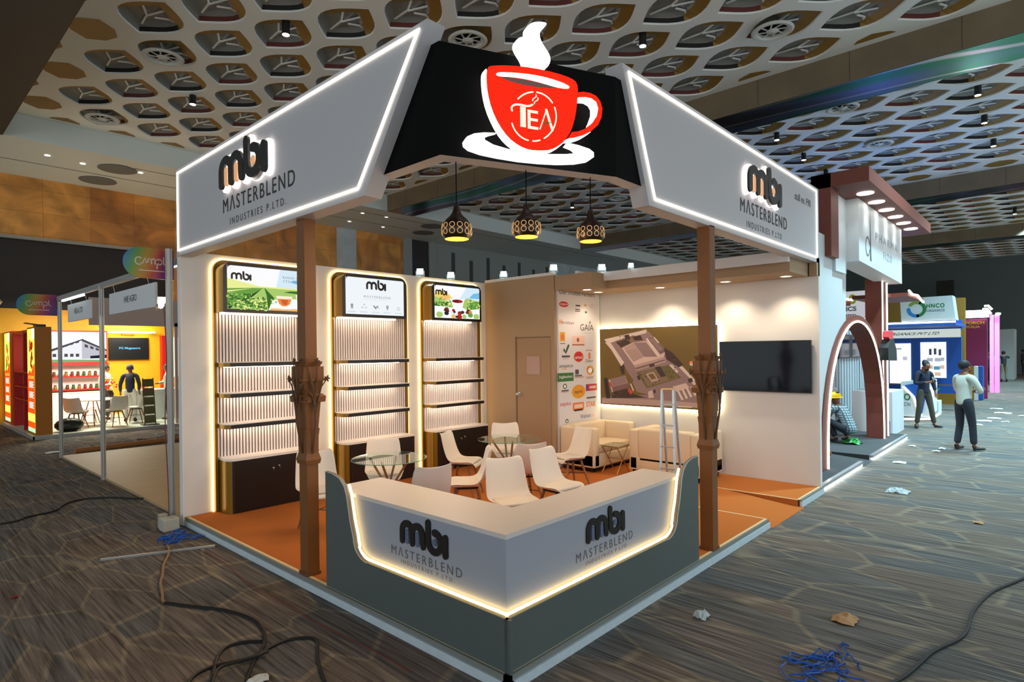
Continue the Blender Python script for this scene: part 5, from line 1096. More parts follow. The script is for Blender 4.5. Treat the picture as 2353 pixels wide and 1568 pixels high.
a.build('poster',[glow('bp_white',(236,244,250),1.25),glow('bp_dark',(70,80,100),.8),glow('bp_grey',(170,180,190),1),glow('bp_sand',(214,190,160),1),glow('bp_teal',(80,150,190),1),glow('bp_lav',(190,190,220),1)],t)
a=MB(); rectpx(a,XF,pl,2030,883,2205,905,0,.1,-.1); a.build('skirting_board',M_BLU,t)
t=thing('blue_stand_sign','big white sign box with green lettering on top of the blue stand','sign',(xb,1.5,3.3)); X2=Fr((xb,0,0),(0,-1,0),(0,0,1),(-1,0,0))
a=MB(); P=[bx(x,y,xb) for x,y in ((2071,740),(2068,687),(2188,679),(2196,735))]; a.prism(P,X2,-.7,0); a.build('box',mat('sign_grey_white',(196,206,208),.5),t)
a=MB(); text(a,'HNCO',X2,bx(2121,0,xb)[0],bx(2163,0,xb)[0],bx(0,707,xb)[1] if False else bx(2140,708,xb)[1],bx(2140,698,xb)[1],.004,0,1.2,.04); text(a,'ORGANICS',X2,bx(2121,0,xb)[0],bx(2163,0,xb)[0],bx(2140,717,xb)[1],bx(2140,711,xb)[1],.004,1,1.1,.02); (u0,v0),(u1,v1)=bx(2121,722,xb),bx(2163,720,xb); a.prism([(u0,v0),(u1,v0),(u1,v1),(u0,v1)],X2,.004,.004,3)
cx,cz=bx(2106,711,xb); r=.2
a.prism(ribbon(arc(cx,cz,r,-80,60,12),.09),X2,.004,.005,0); a.prism(ribbon(arc(cx,cz,r,70,140,8),.09),X2,.004,.005,2); a.prism(ribbon(arc(cx,cz,r,180,275,10),.1),X2,.004,.005,4)
a.build('lettering',[mat('hn_green',(30,116,60),.5),mat('hn_grey',(90,104,110),.5),mat('hn_olive',(120,150,50),.5),mat('hn_pale',(120,170,190),.5),mat('hn_blue',(40,120,190),.5)],t)
t=thing('blue_canopy','thin canopy with a glowing edge under the white sign box','canopy',(xb,1,3)); a=MB(); (u0,v0),(u1,v1)=bx(2071,750,xb),bx(2196,741,xb); a.prism([(u0-1.6,v0-.02),(u1,v0-.02),(u1,v1),(u0-1.6,v1)],X2,-2.5,0); a.build('slab',M_BLU,t); a=MB(); a.prism([(u0-1.6,v1+.0),(u1,v1+.0),(u1,v1+.05),(u0-1.6,v1+.05)],X2,-.02,.03); a.build('edge_light',M_NLED,t)
t=thing('blue_reception_desk','white and blue reception desk with slanting glowing lines','reception desk',(xb-.3,1,0)); x4=17.4; X4=Fr((x4,0,0),(0,-1,0),(0,0,1),(-1,0,0))
a=MB(); P=[bx(x,y,x4) for x,y in ((2070,960),(2070,878),(2135,872),(2146,880),(2146,948),(2140,960))]; a.prism([(p[0],max(p[1],.1)) for p in P],X4,-.6,0); a.build('body',M_NW,t)
a=MB(); P=[bx(x,y,x4) for x,y in ((2075,886),(2134,876),(2120,948),(2112,955),(2098,912))]; a.prism(P,X4,.002,.01); a.build('blue_inlay',M_BLU,t)
a=MB(); 
for s_ in (((2076,888),(2100,912),(2114,955)),((2151,872),(2140,900),(2141,950))): a.tube([X4(*bx(x,y,x4),.02) for x,y in s_],.025,6)
a.tube([X4(*bx(x,y,x4),.02) for x,y in ((2070,963),(2140,963),(2160,950))],.03,6); a.build('line_light',M_NLED,t)
a=MB(); P=bx(2077,912,x4); text(a,'O',X4,P[0],P[0]+.16,P[1]-.1,P[1]+.1,.004,0,1,.03); text(a,'CIN',X4,P[0],P[0]+.16,P[1]-.26,P[1]-.16,.004,1); a.build('lettering',[mat('hn_green',(30,116,60),.5),mat('hn_grey',(90,104,110),.5)],t)
t=thing('planter','white planter with spiky green plant beside the reception desk','plant',(19.5,.35,0)); a=MB(); a.box(19.2,19.9,.15,.85,0,.42); a.build('box',M_NW,t)
a=MB(); rd=random.Random(8)
for k in range(26):
    th=rd.uniform(0,2*PI); l=rd.uniform(.35,.6); b0=Vector((19.55+rd.uniform(-.2,.2),.5+rd.uniform(-.2,.2),.4)); d=Vector((math.cos(th)*.35,math.sin(th)*.35,1)).normalized(); a.tube([b0,b0+d*l*.5,b0+d*l+Vector((math.cos(th)*.12,math.sin(th)*.12,-.05))],[.02,.03,.003],4)
a.build('leaves',mat('leaf_dark',(60,96,40),.5),t)
a=MB(); x=24.2; a.box(x,x+.3,.0,4,0,4.15); a.box(x-1.5,x,.0,.35,0,4.0) if False else None
xo=23.5; XO=Fr((xo,0,0),(0,-1,0),(0,0,1),(-1,0,0)); a=MB(); P=[bx(x,y,xo) for x,y in ((2040,884),(2040,690),(2217,684),(2217,884))]; a.prism([(p[0],max(.0,p[1]) if p[1]>1.2 else 0) for p in P],XO,-.3,0); tag(a.build('ochre_wall',mat('ochre',(140,104,20),.6)),'ochre stand wall rising behind the blue stand','stand wall')
# header sign of blue stand seen through the arch
t=thing('hanging_sign','white hanging sign with yellow and dark lettering seen above the arch','sign',(16.8,2.4,2.9)); xs=16.8; X5=Fr((xs,0,0),(0,-1,0),(0,0,1),(-1,0,0))
a=MB(); rectpx(a,X5,xs,1925,672,1992,735,0,0,-.08); a.build('board',glow('sign_soft',(205,208,214),.8),t)
a=MB(); 
def bt(s,x0,x1,y0,y1,mi,b=.04): (u0,v0),(u1,v1)=bx(x0,y1,xs),bx(x1,y0,xs); text(a,s,X5,u0,u1,v0,v1,.004,mi,1,b)
bt('O',1950,1968,676,700,0,.06); bt('ICS',1944,1968,704,716,1); bt('ITED',1944,1968,722,730,2); a.build('lettering',[mat('lime',(190,190,20),.5),mat('hn_grey',(90,104,110),.5),mat('navy_text',(40,60,130),.5)],t)
a=MB(); rectpx(a,X5,xs,1925,735,1995,740,0,.02,-.1); a.build('light_edge',M_NLED,t); a=MB(); [a.box(xs+.02,xs+.08,-u-.04,-u+.04,0,3.0) for u in (bx(1930,0,xs)[0],bx(1990,0,xs)[0])]; a.build('post',M_ALU,t)
# magenta stand and pink pillars
xm=27.; XM_=Fr((xm,0,0),(0,-1,0),(0,0,1),(-1,0,0)); t=thing('magenta_stand_wall','magenta stand wall with yellow lettering down the aisle','stand wall',(xm,1,0)); a=MB(); P=[bx(x,y,xm) for x,y in ((2205,880),(2205,735),(2268,732),(2268,880))]; a.prism([(p[0],0 if p[1]<1.2 else p[1]) for p in P],XM_,-.3,0); a.build('panel',mat('magenta',(150,44,96),.6),t)
a=MB(); (u0,v0),(u1,v1)=bx(2218,746,xm),bx(2262,738,xm); text(a,'PORCH',XM_,u0,u1,v0,v1,.004,0,1,.04); (u0,v0),(u1,v1)=bx(2218,755,xm),bx(2252,748,xm); text(a,'WALIA',XM_,u0,u1,v0,v1,.004,0,1,.04); a.build('lettering',mat('yellow_text',(214,180,40),.5),t)
a=MB(); p=bx(2245,724,xm); a.box(xm-.1,xm+.3,-p[0]-.35,-p[0]+.35,p[1]-.1,p[1]+.18); a.build('flood',glow('far_flood',(240,245,255),9),t)
t=thing('pink_pillar','pillar with painted-in pink light and four curved lamp arms down the aisle','pillar',(31,0,0)); x6=31.; X6=Fr((x6,0,0),(0,-1,0),(0,0,1),(-1,0,0))
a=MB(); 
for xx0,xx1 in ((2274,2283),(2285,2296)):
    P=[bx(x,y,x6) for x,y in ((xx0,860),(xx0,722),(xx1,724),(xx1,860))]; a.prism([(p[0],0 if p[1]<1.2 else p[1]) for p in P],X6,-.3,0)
a.build('shaft',mat('pink_painted_glow',(200,130,190),.6,emit=(230,150,215),es=.6),t)  # pink lamplight on the shaft is put in as tint and emission
a=MB()
for x0,y0,x1,y1 in ((2280,712,2262,704),(2278,722,2258,711),(2288,722,2300,722)): a.tube([X6(*bx(x0,y0,x6),.1),X6(*bx((x0+x1)/2,min(y0,y1)-1,x6),.1),X6(*bx(x1,y1,x6),.1)],.05,6)
a.build('lamp_arm',glow('arm_glow',(235,240,240),2.5),t)
x7=44.; X7=Fr((x7,0,0),(0,-1,0),(0,0,1),(-1,0,0)); a=MB(); P=[bx(x,y,x7) for x,y in ((2292,850),(2292,758),(2330,756),(2330,850))]; a.prism([(p[0],0 if p[1]<1.2 else p[1]) for p in P],X7,-3,0); tag(a.build('pale_stand',mat('pale_green_stand',(176,186,182),.6)),'pale stand at the far end of the aisle','stand')
xb8=14.4
t=thing('ochre_counter','small ochre, white and blue counter down the aisle','counter',(26,0,0)); a=MB(); 
for i,(xx0,xx1) in enumerate(((2224,2238),(2238,2248),(2248,2258))):
    P=[bx(x,y,26.) for x,y in ((xx0,888),(xx0,842),(xx1,843),(xx1,888))]; a.prism([(p[0],0 if p[1]<.8 else p[1]) for p in P],Fr((26,0,0),(0,-1,0),(0,0,1),(-1,0,0)),-.6,0,i)
a.build('body',[mat('ochre',(140,104,20),.6),M_NW,M_BLU],t)
a=MB(); xx=41; p=XP(2170,600,50); a.box(50,50.6,p.y-.5,p.y+.5,0,6.8); tag(a.build('far_column',mat('far_column',(44,40,34),.8)),'dark column against the far hall wall','column')
lamp('AREA','blue_stand_light',(19.5,1.2,3.0),260,(.9,.96,1),1.5,(19.5,1.0,0)); lamp('AREA','aisle_light',(29,1.5,3.2),200,(.95,.92,1),2,(29,0,0))
# hall downlights wash the aisle
for x,y,e in ((6.5,-4.2,330),(10.0,-2.2,1100),(15.,-2.4,1500),(21.,-2.4,1700),(29.,-1.5,1700),(38.,-1.5,1700),(18,-6,1500)):
    lamp('SPOT','hall_lamp',(x,y,8.3),e*2.9,(.5,.86,1),.25,(x,y,0),100,.8)
# ================================================================ PEOPLE
def skin_obj(name,J,Ed,m,parent,root,base=Vector((0,0,0)),lv=2):
    me=bpy.data.meshes.new(name); keys=list(J); ix={k:i for i,k in enumerate(keys)}
    me.from_pydata([tuple(J[k][0]) for k in keys],[(ix[a],ix[b]) for a,b in Ed],[])
    o=bpy.data.objects.new(name,me); COL.objects.link(o)
    md=o.modifiers.new('k','SKIN'); md.use_smooth_shade=True
    sv=me.skin_vertices[0].data
    for k in keys:
        r=J[k][1]; r=r if isinstance(r,tuple) else (r,r); sv[ix[k]].radius=r; sv[ix[k]].use_root=(k==root)
    s=o.modifiers.new('u','SUBSURF'); s.levels=lv; s.render_levels=lv
    dg=bpy.context.evaluated_depsgraph_get(); dg.update()
    nm=bpy.data.meshes.new_from_object(o.evaluated_get(dg)); bpy.data.objects.remove(o)
    nm.materials.clear(); nm.materials.append(m)
    for p in nm.polygons: p.use_smooth=True; p.material_index=0
    ob=bpy.data.objects.new(name,nm); COL.objects.link(ob)
    if parent: ob.parent=parent
    WO[ob.name]=base; return ob
V=lambda *a: Vector(a)
SKIN=mat('skin_brown',(138,92,68),.6); HAIR=mat('hair_black',(20,18,18),.7); SHOE=mat('shoe_black',(24,24,26),.5)
def person(label,loc,face,pose,cols,group=None,lean=(0,0),scale=1.0,fingers=True,lanyard=False,helmet=False,beard=True,greyhair=False):
    """face: (dx,dy) direction; local frame faces -Y; pose overrides joint positions"""
    t=thing('person',label,'person',(0,0,0),group)
    J=dict(pel=V(0,.01,.96),wst=V(0,.01,1.10),chs=V(0,0,1.28),nkb=V(0,.0,1.44),nk=V(0,-.015,1.50),hd=V(0,-.03,1.60),
      shL=V(.17,0,1.40),elL=V(.24,.03,1.13),wrL=V(.25,-.04,.88),haL=V(.25,-.06,.80),shR=V(-.17,0,1.40),elR=V(-.24,.03,1.13),wrR=V(-.25,-.04,.88),haR=V(-.25,-.06,.80),
      hiL=V(.09,.01,.90),knL=V(.11,-.02,.50),anL=V(.12,.02,.09),toL=V(.13,-.14,.04),hiR=V(-.09,.01,.90),knR=V(-.11,-.02,.50),anR=V(-.12,.02,.09),toR=V(-.13,-.14,.04),look=V(0,-1,-.1))
    J.update(pose)
    shirt,pants=cols
    E1=[('pel','wst'),('wst','chs'),('chs','nkb'),('nkb','nk')]
    for s in 'LR': E1+=[('nkb','sh'+s),('sh'+s,'el'+s),('el'+s,'wr'+s),('wr'+s,'ha'+s),('pel','hi'+s),('hi'+s,'kn'+s),('kn'+s,'an'+s),('an'+s,'to'+s)]
    R=dict(pel=.115,wst=.115,chs=.125,nkb=.07,nk=.052,shL=.055,shR=.055,elL=.04,elR=.04,wrL=.027,wrR=.027,haL=.03,haR=.03,hiL=.085,hiR=.085,knL=.055,knR=.055,anL=.03,anR=.03,toL=.016,toR=.016)
    # head joins the body surface through the neck
    BJ={k:(J[k],R[k]*(.75 if k[:2] in('pe','ws','ch','hi') else .88 if k[:2] in ('kn','sh') else 1)) for k in R}; hd=J['hd']; nk=J['nk']; lk=J['look'].normalized()
    BJ['jw']=(nk.lerp(hd,.62)+lk*.02,(.062,.068)); BJ['hd']=(hd+V(0,0,.01),(.088,.10)); BJ['tp']=(hd+V(0,0,.08),(.068,.08))
    b=skin_obj('body',BJ,E1+[('nk','jw'),('jw','hd'),('hd','tp')],SKIN,t,'pel')
    # face: nose, ears, eyes, mouth
    a=MB(); up=V(0,0,1); sd=lk.cross(up).normalized(); up2=sd.cross(lk)
    fz=hd+lk*.09
    a.sph(fz-up2*.025+lk*.006,(.013,.013,.022),8,0)
    for s in (-1,1): a.sph(hd+sd*s*.086-up2*.01,(.016,.016,.03),8,0)
    a.build('face_features',SKIN,b,True); a=MB()
    for s in (-1,1): a.sph(fz+sd*s*.03+up2*.008-lk*.008,.008,6)
    for s in (-1,1): a.obox(fz+sd*s*.045+up2*.028-lk*.01,fz+sd*s*.016+up2*.03,.008,.006)
    a.obox(fz+sd*.02-up2*.06-lk*.012,fz-sd*.02-up2*.06-lk*.012,.006,.005); a.build('eyes_and_brows',mat('feature_dark',(40,24,22),.5),b,True)
    # hair
    hb=hd-lk*.018+V(0,0,.035); a=MB()
    n=16
    vs=[];fs=[]
    for i in range(9):
        pass
        for k in range(n):
            th=2*PI*k/n; ph=PI*i/8*(.60-.17*math.sin(th)); d=sd*math.cos(th)*math.sin(ph)*.095+lk*math.sin(th)*math.sin(ph)*.108+V(0,0,1)*math.cos(ph)*.105
            vs.append(hb+d)
    for i in range(8):
        for k in range(n): fs.append((i*n+k,i*n+(k+1)%n,(i+1)*n+(k+1)%n,(i+1)*n+k))
    fs.append(tuple(8*n+k for k in range(n)))
    a.add(vs,fs); a.build('hair',mat('hair_grey',(70,68,70),.8) if greyhair else HAIR,b,True)
    if beard:
        a=MB(); a.sph(hd+lk*.052-up2*.072,(.05,.05,.035),10); a.build('beard',HAIR,b,True)
    # clothes
    g=.016; SJ={k:(J[k],R[k]+g) for k in ('pel','wst','chs','nkb','shL','shR','elL','elR')}
    SJ['hem']=(J['pel']+V(0,0,-.10),.128); SJ['col']=(J['nkb'].lerp(J['nk'],.45),.066)
    for s in 'LR': SJ['cu'+s]=(J['el'+s].lerp(J['wr'+s],.86),.04)
    skin_obj('shirt',SJ,[('hem','pel'),('pel','wst'),('wst','chs'),('chs','nkb'),('nkb','col')]+[e for s in 'LR' for e in (('nkb','sh'+s),('sh'+s,'el'+s),('el'+s,'cu'+s))],shirt,t,'wst')
    PJ={k:(J[k],R[k]+.012) for k in ('hiL','hiR','knL','knR')}; PJ['pel']=(J['pel'],.118); PJ['wa']=(J['pel'].lerp(J['wst'],.7),.112)
    for s in 'LR': PJ['cf'+s]=(J['kn'+s].lerp(J['an'+s],.93),.06)
    skin_obj('trousers',PJ,[('wa','pel')]+[e for s in 'LR' for e in (('pel','hi'+s),('hi'+s,'kn'+s),('kn'+s,'cf'+s))],pants,t,'pel')
    for s in 'LR':
        d=(J['to'+s]-J['an'+s]); d.z=0; d.normalize(); c=J['an'+s].copy(); c.z-=.045
        SH={'a':(c-d*.04,(.045,.04)),'b':(c+d*.05,(.045,.035)),'c':(c+d*.15,(.042,.028)),'d':(c+d*.2,(.025,.02)),'e':(J['an'+s]+V(0,0,.0),.048)}
        skin_obj('shoe',SH,[('a','b'),('b','c'),('c','d'),('a','e')],SHOE,t,'a',lv=1)
    if fingers:
        for s in 'LR':
            h=J['ha'+s]; w_=J['wr'+s]; d=(h-w_).normalized(); sgn=1 if s=='L' else -1
            sdv=d.cross(V(0,-1,.2)).normalized(); pn_=sdv.cross(d)
            FJ={'p0':(w_,.024),'p1':(h,(.034,.02))}; FE=[('p0','p1')]
            for q in range(4):
                o_=sdv*(-.026+.0175*q); L_=(.07,.08,.076,.06)[q]
                FJ['f%da'%q]=(h+o_+d*.03,.0095); FJ['f%db'%q]=(h+o_*1.1+d*(.03+L_*.5)+pn_*.012,.0088); FJ['f%dc'%q]=(h+o_*1.1+d*(.03+L_*.85)+pn_*.036,.007); FE+=[('p1','f%da'%q),('f%da'%q,'f%db'%q),('f%db'%q,'f%dc'%q)]
            FJ['ta']=(h-sdv*.034*1+d*.0,.011); FJ['tb']=(h-sdv*.055+d*.035+pn_*.015,.009); FE+=[('p1','ta'),('ta','tb')]
            skin_obj('hand',FJ,FE,SKIN,b,'p0',lv=1)
    if helmet:
        a=MB(); a.lathe([(.135,-.0),(.13,.03),(.11,.085),(.06,.125),(0,.135)],hd+V(0,0,.03)-lk*.01,20,axis=tuple(V(0,0,1)+lk*.15),caps=False); a.lathe([(.135,0),(.165,-.008),(.135,.004)],hd+V(0,0,.03)-lk*.01,20,axis=tuple(V(0,0,1)+lk*.15),caps=False); a.build('helmet',mat('helmet_yellow',(236,206,20),.35),t,True)
    if lanyard:
        a=MB(); c=J['chs']; a.tube([J['nkb']+V(.05,-.03,.0),c+V(.02,-.14,0),c+V(0,-.145,-.12)],.006,5); a.tube([J['nkb']+V(-.05,-.03,.0),c+V(-.02,-.14,0),c+V(0,-.145,-.12)],.006,5); a.box(-.03,.03,c.y-.155,c.y-.15,c.z-.2,c.z-.11); a.build('lanyard',mat('lanyard_blue',(60,110,170),.5),t)
    th=math.atan2(face[0],-face[1]); t.location=loc; t.rotation_euler=(0,0,th); t.scale=(scale,)*3
    return t
def checks():
    m=mat('checked_shirt',(.5,.55,.55),.8); nt,b,L=nodes(m); N=nt.nodes.new; tc=N('ShaderNodeTexCoord'); outs=[]
    for ax in 'XZ':
        w_=N('ShaderNodeTexWave'); w_.bands_direction=ax; w_.inputs['Scale'].default_value=6.5; L(tc.outputs['Object'],w_.inputs['Vector']); outs.append(w_)
    mu=N('ShaderNodeMath'); mu.operation='MULTIPLY'; L(outs[0].outputs['Fac'],mu.inputs[0]); L(outs[1].outputs['Fac'],mu.inputs[1])
    mx=N('ShaderNodeMix'); mx.data_type='RGBA'; mx.inputs[6].default_value=(.07,.12,.15,1); mx.inputs[7].default_value=(.55,.72,.72,1); L(mu.outputs[0],mx.inputs[0]); L(mx.outputs[2],b.inputs['Base Color']); return m
WSH=mat('shirt_white',(196,206,196),.8,bump=.4,bscale=9); NSH=mat('shirt_navy',(26,36,58),.8,bump=.4,bscale=9); DJ=mat('jeans_dark',(38,44,56),.85,bump=.3,bscale=12); OLV=mat('trousers_olive',(72,70,62),.85); KHK=mat('trousers_khaki',(120,120,98),.85); WTR=mat('trousers_white',(190,200,196),.85)
pA=ZP(2217,1036); person('bearded person in white shirt and dark jeans standing in the aisle with folded arms',pA,(.80,-.60),
 dict(elL=V(.25,-.10,1.14),wrL=V(.02,-.24,1.15),haL=V(-.09,-.24,1.17),elR=V(-.25,-.10,1.14),wrR=V(-.02,-.27,1.12),haR=V(.09,-.27,1.13),look=V(-.1,-1,-.05),anL=V(.13,.04,.09),toL=V(.16,-.12,.04),anR=V(-.1,-.1,.09),toR=V(-.16,-.26,.04),knR=V(-.1,-.07,.5)),(WSH,DJ),scale=1.04)
pB=ZP(2124,984); tt_=person('person in navy shirt and olive trousers looking down at a phone beside the plinth',pB,(-.72,-.69),
 dict(elL=V(.26,.02,1.14),wrL=V(.27,-.04,.92),haL=V(.26,-.06,.85),elR=V(-.25,-.03,1.14),wrR=V(-.06,-.23,1.18),haR=V(.01,-.28,1.2),hd=V(.02,-.08,1.58),look=V(.1,-1,-.75),anL=V(.26,-.0,.09),toL=V(.34,-.14,.04),knL=V(.17,-.02,.5),hiL=V(.1,.01,.9),anR=V(-.17,.04,.09),toR=V(-.26,-.1,.04),knR=V(-.13,-.0,.5)),(NSH,OLV),scale=1.0)
a=MB(); a.box(-.035,.035,-.008,.0,0,.14)
o=a.build('phone',mat('phone_black',(12,12,14),.2)); th=math.atan2(-.72,.69); hp=Matrix.Rotation(th,3,'Z')@V(.04,-.34,1.2)+pB; o.location=hp; o.rotation_euler=(-.6,0,th); tag(o,'black phone held by the person in the navy shirt','phone')
pC=ZP(1938,1000,.1); pC=YP(1940,1002,.78); pC.z=.1; person('crouching person with yellow helmet and checked shirt inside the arch',pC,(.55,.83),
 dict(pel=V(0,.16,.30),wst=V(0,.12,.44),chs=V(0,-.02,.60),nkb=V(0,-.12,.73),nk=V(0,-.16,.78),hd=V(0,-.24,.88),shL=V(.17,-.11,.70),elL=V(.22,-.28,.48),wrL=V(.14,-.44,.36),haL=V(.10,-.5,.30),shR=V(-.17,-.11,.70),elR=V(-.22,-.28,.48),wrR=V(-.14,-.44,.36),haR=V(-.10,-.5,.3),
 hiL=V(.1,.12,.28),knL=V(.17,-.26,.46),anL=V(.15,-.06,.09),toL=V(.17,-.24,.04),hiR=V(-.1,.12,.28),knR=V(-.17,-.26,.46),anR=V(-.15,-.06,.09),toR=V(-.17,-.24,.04),look=V(0,-1,-.8)),(checks(),DJ),helmet=True,beard=False)
p=YP(300,965,18.05); p.z=.1; person('grey haired person in navy shirt and pale trousers seen from behind at the service counter',p,(.35,.94),dict(wrR=V(-.22,-.08,.9),elL=V(.25,0,1.13)),(NSH,WTR),beard=False,greyhair=True,fingers=False)
p=YP(387,970,17.9); p.z=.1; person('person in pale green shirt half hidden behind the post beside the tea stand',p,(-.9,.3),dict(elR=V(-.26,-.12,1.15),wrR=V(-.2,-.3,1.12),haR=V(-.18,-.36,1.12)),(mat('shirt_sage',(150,170,150),.8),mat('skirt_dark',(40,44,44),.8)),beard=False,fingers=False)
p=YP(243,962,19.3); p.z=.1; person('person in white top with dark trousers, almost hidden by the middle aluminium post',p,(.9,.3),{},(mat('shirt_plain',(210,210,210),.8),mat('skirt_dark',(40,44,44),.8)),beard=False,fingers=False)
p=XP(2062,905,18.9); p.z=.0; 
person('person in rust brown jacket with covered hair sitting behind the reception desk',V(19.3,3.0,-.22),(-1,-.3),dict(hd=V(0,-.05,1.60),elL=V(.25,-.1,1.14),wrL=V(.15,-.3,1.1),haL=V(.1,-.36,1.1),elR=V(-.25,-.1,1.14),wrR=V(-.15,-.3,1.1),haR=V(-.1,-.36,1.1),
  hiL=V(.09,-.03,.92),knL=V(.12,-.42,.80),anL=V(.12,-.4,.36),toL=V(.12,-.55,.31),hiR=V(-.09,-.03,.92),knR=V(-.12,-.42,.80),anR=V(-.12,-.4,.36),toR=V(-.12,-.55,.31)),(mat('rust_jacket',(96,50,34),.8),DJ),beard=False,fingers=False)
a=MB(); a.box(19.2,19.7,2.75,3.25,.40,.5); a.box(19.62,19.7,2.75,3.25,.5,.95); a.box(19.42,19.5,2.95,3.05,0,.4); tag(a.build('office_chair',M_BLC),'dark chair under the person in the rust jacket','chair')
for k,(x,yf_,cols,lb_,fc) in enumerate(((2283,886,(WSH,DJ),'distant person in white shirt standing in the aisle by the pink pillar',(.3,1)),(2307,878,(mat('shirt_black',(40,42,46),.8),KHK),'distant person in black vest and khaki trousers with raised arms',(.9,.4)),
  (2268,886,(mat('shirt_dark',(44,34,52),.8),DJ),'distant person in dark clothes leaning beside the white shirted one',(-.6,-.8)),(2252,880,(mat('sari_magenta',(130,50,100),.8),mat('sari_magenta',(130,50,100),.8)),'distant person in magenta dress by the ochre counter',(-1,0)),
  (2219,862,(mat('shirt_greyish',(130,132,128),.8),DJ),'distant person in grey shirt behind the ochre counter',(-1,-.2)),(2350,862,(mat('shirt_dark',(44,34,52),.8),DJ),'distant person in dark clothes at the picture edge of the aisle',(-.2,-1)))):
    p=ZP(x,yf_) if x!=2219 else ZP(2224,884); 
    if x==2350: p=ZP(2352,862)
    if x==2268: p=XP(2268,886,38.4); p.z=0
    po={} if k!=1 else dict(elL=V(.3,-.15,1.35),wrL=V(.15,-.38,1.42),haL=V(.1,-.44,1.42),elR=V(-.3,-.15,1.35),wrR=V(-.15,-.38,1.42),haR=V(-.1,-.44,1.42))
    person(lb_,p,fc,po,cols,fingers=False,beard=False,scale=1.02)
# ================================================================ THINGS ON THE FLOOR
def cable(pts,r,m,label,nm='cable',z=.012,world=False,it=2):
    P=[Vector(p) if world else ZP(p[0],p[1],z) for p in pts]
    for _ in range(it):
        q=[P[0]]
        for i in range(len(P)-1): q+=[P[i].lerp(P[i+1],.25),P[i].lerp(P[i+1],.75)]
        q.append(P[-1]); P=q
    a=MB(); a.tube(P,r,6); return tag(a.build(nm,m,smooth=True),label,'cable')
M_CB=mat('cable_black',(26,24,24),.5); M_CT=mat('cable_tan',(150,116,84),.6); M_CRD=mat('cable_red',(110,44,34),.6)
o8=lambda L:[(x/2.76,1000+y/2.76) for x,y in L]
cable(o8([(0,565),(120,545),(160,520),(360,485),(400,440),(520,405),(720,395),(830,405),(1040,400),(1070,425)]),.012,M_CB,'black cable running from the picture edge to the post foot of the tea stand')
cable(o8([(1060,700),(1080,740),(1030,830),(1035,880),(1012,940),(1030,1000),(1030,1050),(1045,1068)]),.012,M_CT,'tan cable winding across the carpet from the blue wire offcuts')
cable(o8([(1040,1066),(1200,1085),(1420,1108),(1500,1130),(1600,1165),(1650,1200),(1695,1290),(1650,1380),(1600,1450),(1560,1568)]),.013,M_CB,'black cable bending away from the tan cable towards the lower picture edge')
cable(o8([(1660,1310),(1560,1310),(1430,1340),(1380,1400),(1360,1470),(1350,1520),(1340,1600)]),.012,M_CB,'black cable loop beside the tangled cable knot')
cable(o8([(1190,1580),(1230,1520),(1350,1465),(1500,1440),(1620,1405),(1740,1330),(1850,1290),(1980,1285),(2020,1310),(2010,1400),(2030,1480),(2060,1568)]),.012,M_CB,'long black cable curving below the counter side of the carpet')
cable(o8([(1340,1600),(1370,1480),(1480,1445),(1640,1400),(1700,1370)]),.012,M_CB,'short black cable crossing the cable loop',z=.03)
cable(o8([(1300,735),(1400,800),(1480,860),(1560,930),(1640,985),(1800,1060),(1950,1160),(2098,1240),(2300,1330),(2600,1500)]),.004,M_CRD,'thin dark red wire running along the platform edge')
o9=lambda L:[(1780+x/2.76,1000+y/2.76) for x,y in L]
cable(o9([(1700,850),(1582,908),(1480,950),(1380,990),(1290,1070),(1240,1150),(1225,1240),(1170,1300),(1000,1370),(920,1450),(830,1530),(740,1580)]),.013,M_CB,'thick black cable snaking across the aisle carpet')
# thin wires up the post by the shelf wall
cable([(-.17,5.5,.1),(-.16,5.55,.6),(-.19,5.56,1.3),(-.15,5.55,2.0),(-.18,5.56,2.7)],.006,M_CRD,'thin red and black wire taped up the aluminium post by the white wall',world=True)
# rod
a=MB(); a.obox(ZP(231,1287,.012),ZP(494,1255,.012),.03,.02); tag(a.build('aluminium_strip',M_ALU),'thin bright metal strip lying on the carpet near the platform corner','metal strip')
a=MB(); c=ZP(403,1215,0); a.rbox(c.x-.16,c.x+.02,c.y-.1,c.y+.08,0,.15,.015); tag(a.build('junction_box',mat('box_cream',(170,172,160),.6)),'cream junction box at the foot of the aluminium post','junction box')
a=MB(); c=ZP(378,1213,0); a.rbox(c.x-.06,c.x+.03,c.y-.03,c.y+.06,0,.17,.012); tag(a.build('adapter_box',mat('box_cream2',(156,150,138),.6)),'narrow upright cream box beside the junction box','box')
def scraps(nm,label,cat,cx,cy,w_,h_,n,r,m,seed,kind=None,L=.12):
    rd=random.Random(seed); a=MB()
    for _ in range(n):
        p=ZP(cx+rd.uniform(-w_,w_),cy+rd.uniform(-h_,h_),.012); q=[p]; 
        for k in range(4): q.append(q[-1]+V(rd.uniform(-L,L),rd.uniform(-L,L),0)); q[-1].z=rd.uniform(.006,.03)
        a.tube(q,r,4)
    return tag(a.build(nm,m),label,cat,kind=kind)
M_BW=mat('blue_wire',(24,84,170),.5)
scraps('blue_wire_scraps','blue plastic wire offcuts beside the junction box','wire offcuts',396,1242,24,9,16,.008,M_BW,5,'stuff')
scraps('blue_twine_scraps','long tangle of blue twine on the carpet below the aisle','twine',1895,1530,55,26,26,.006,M_BW,6,'stuff',.1)
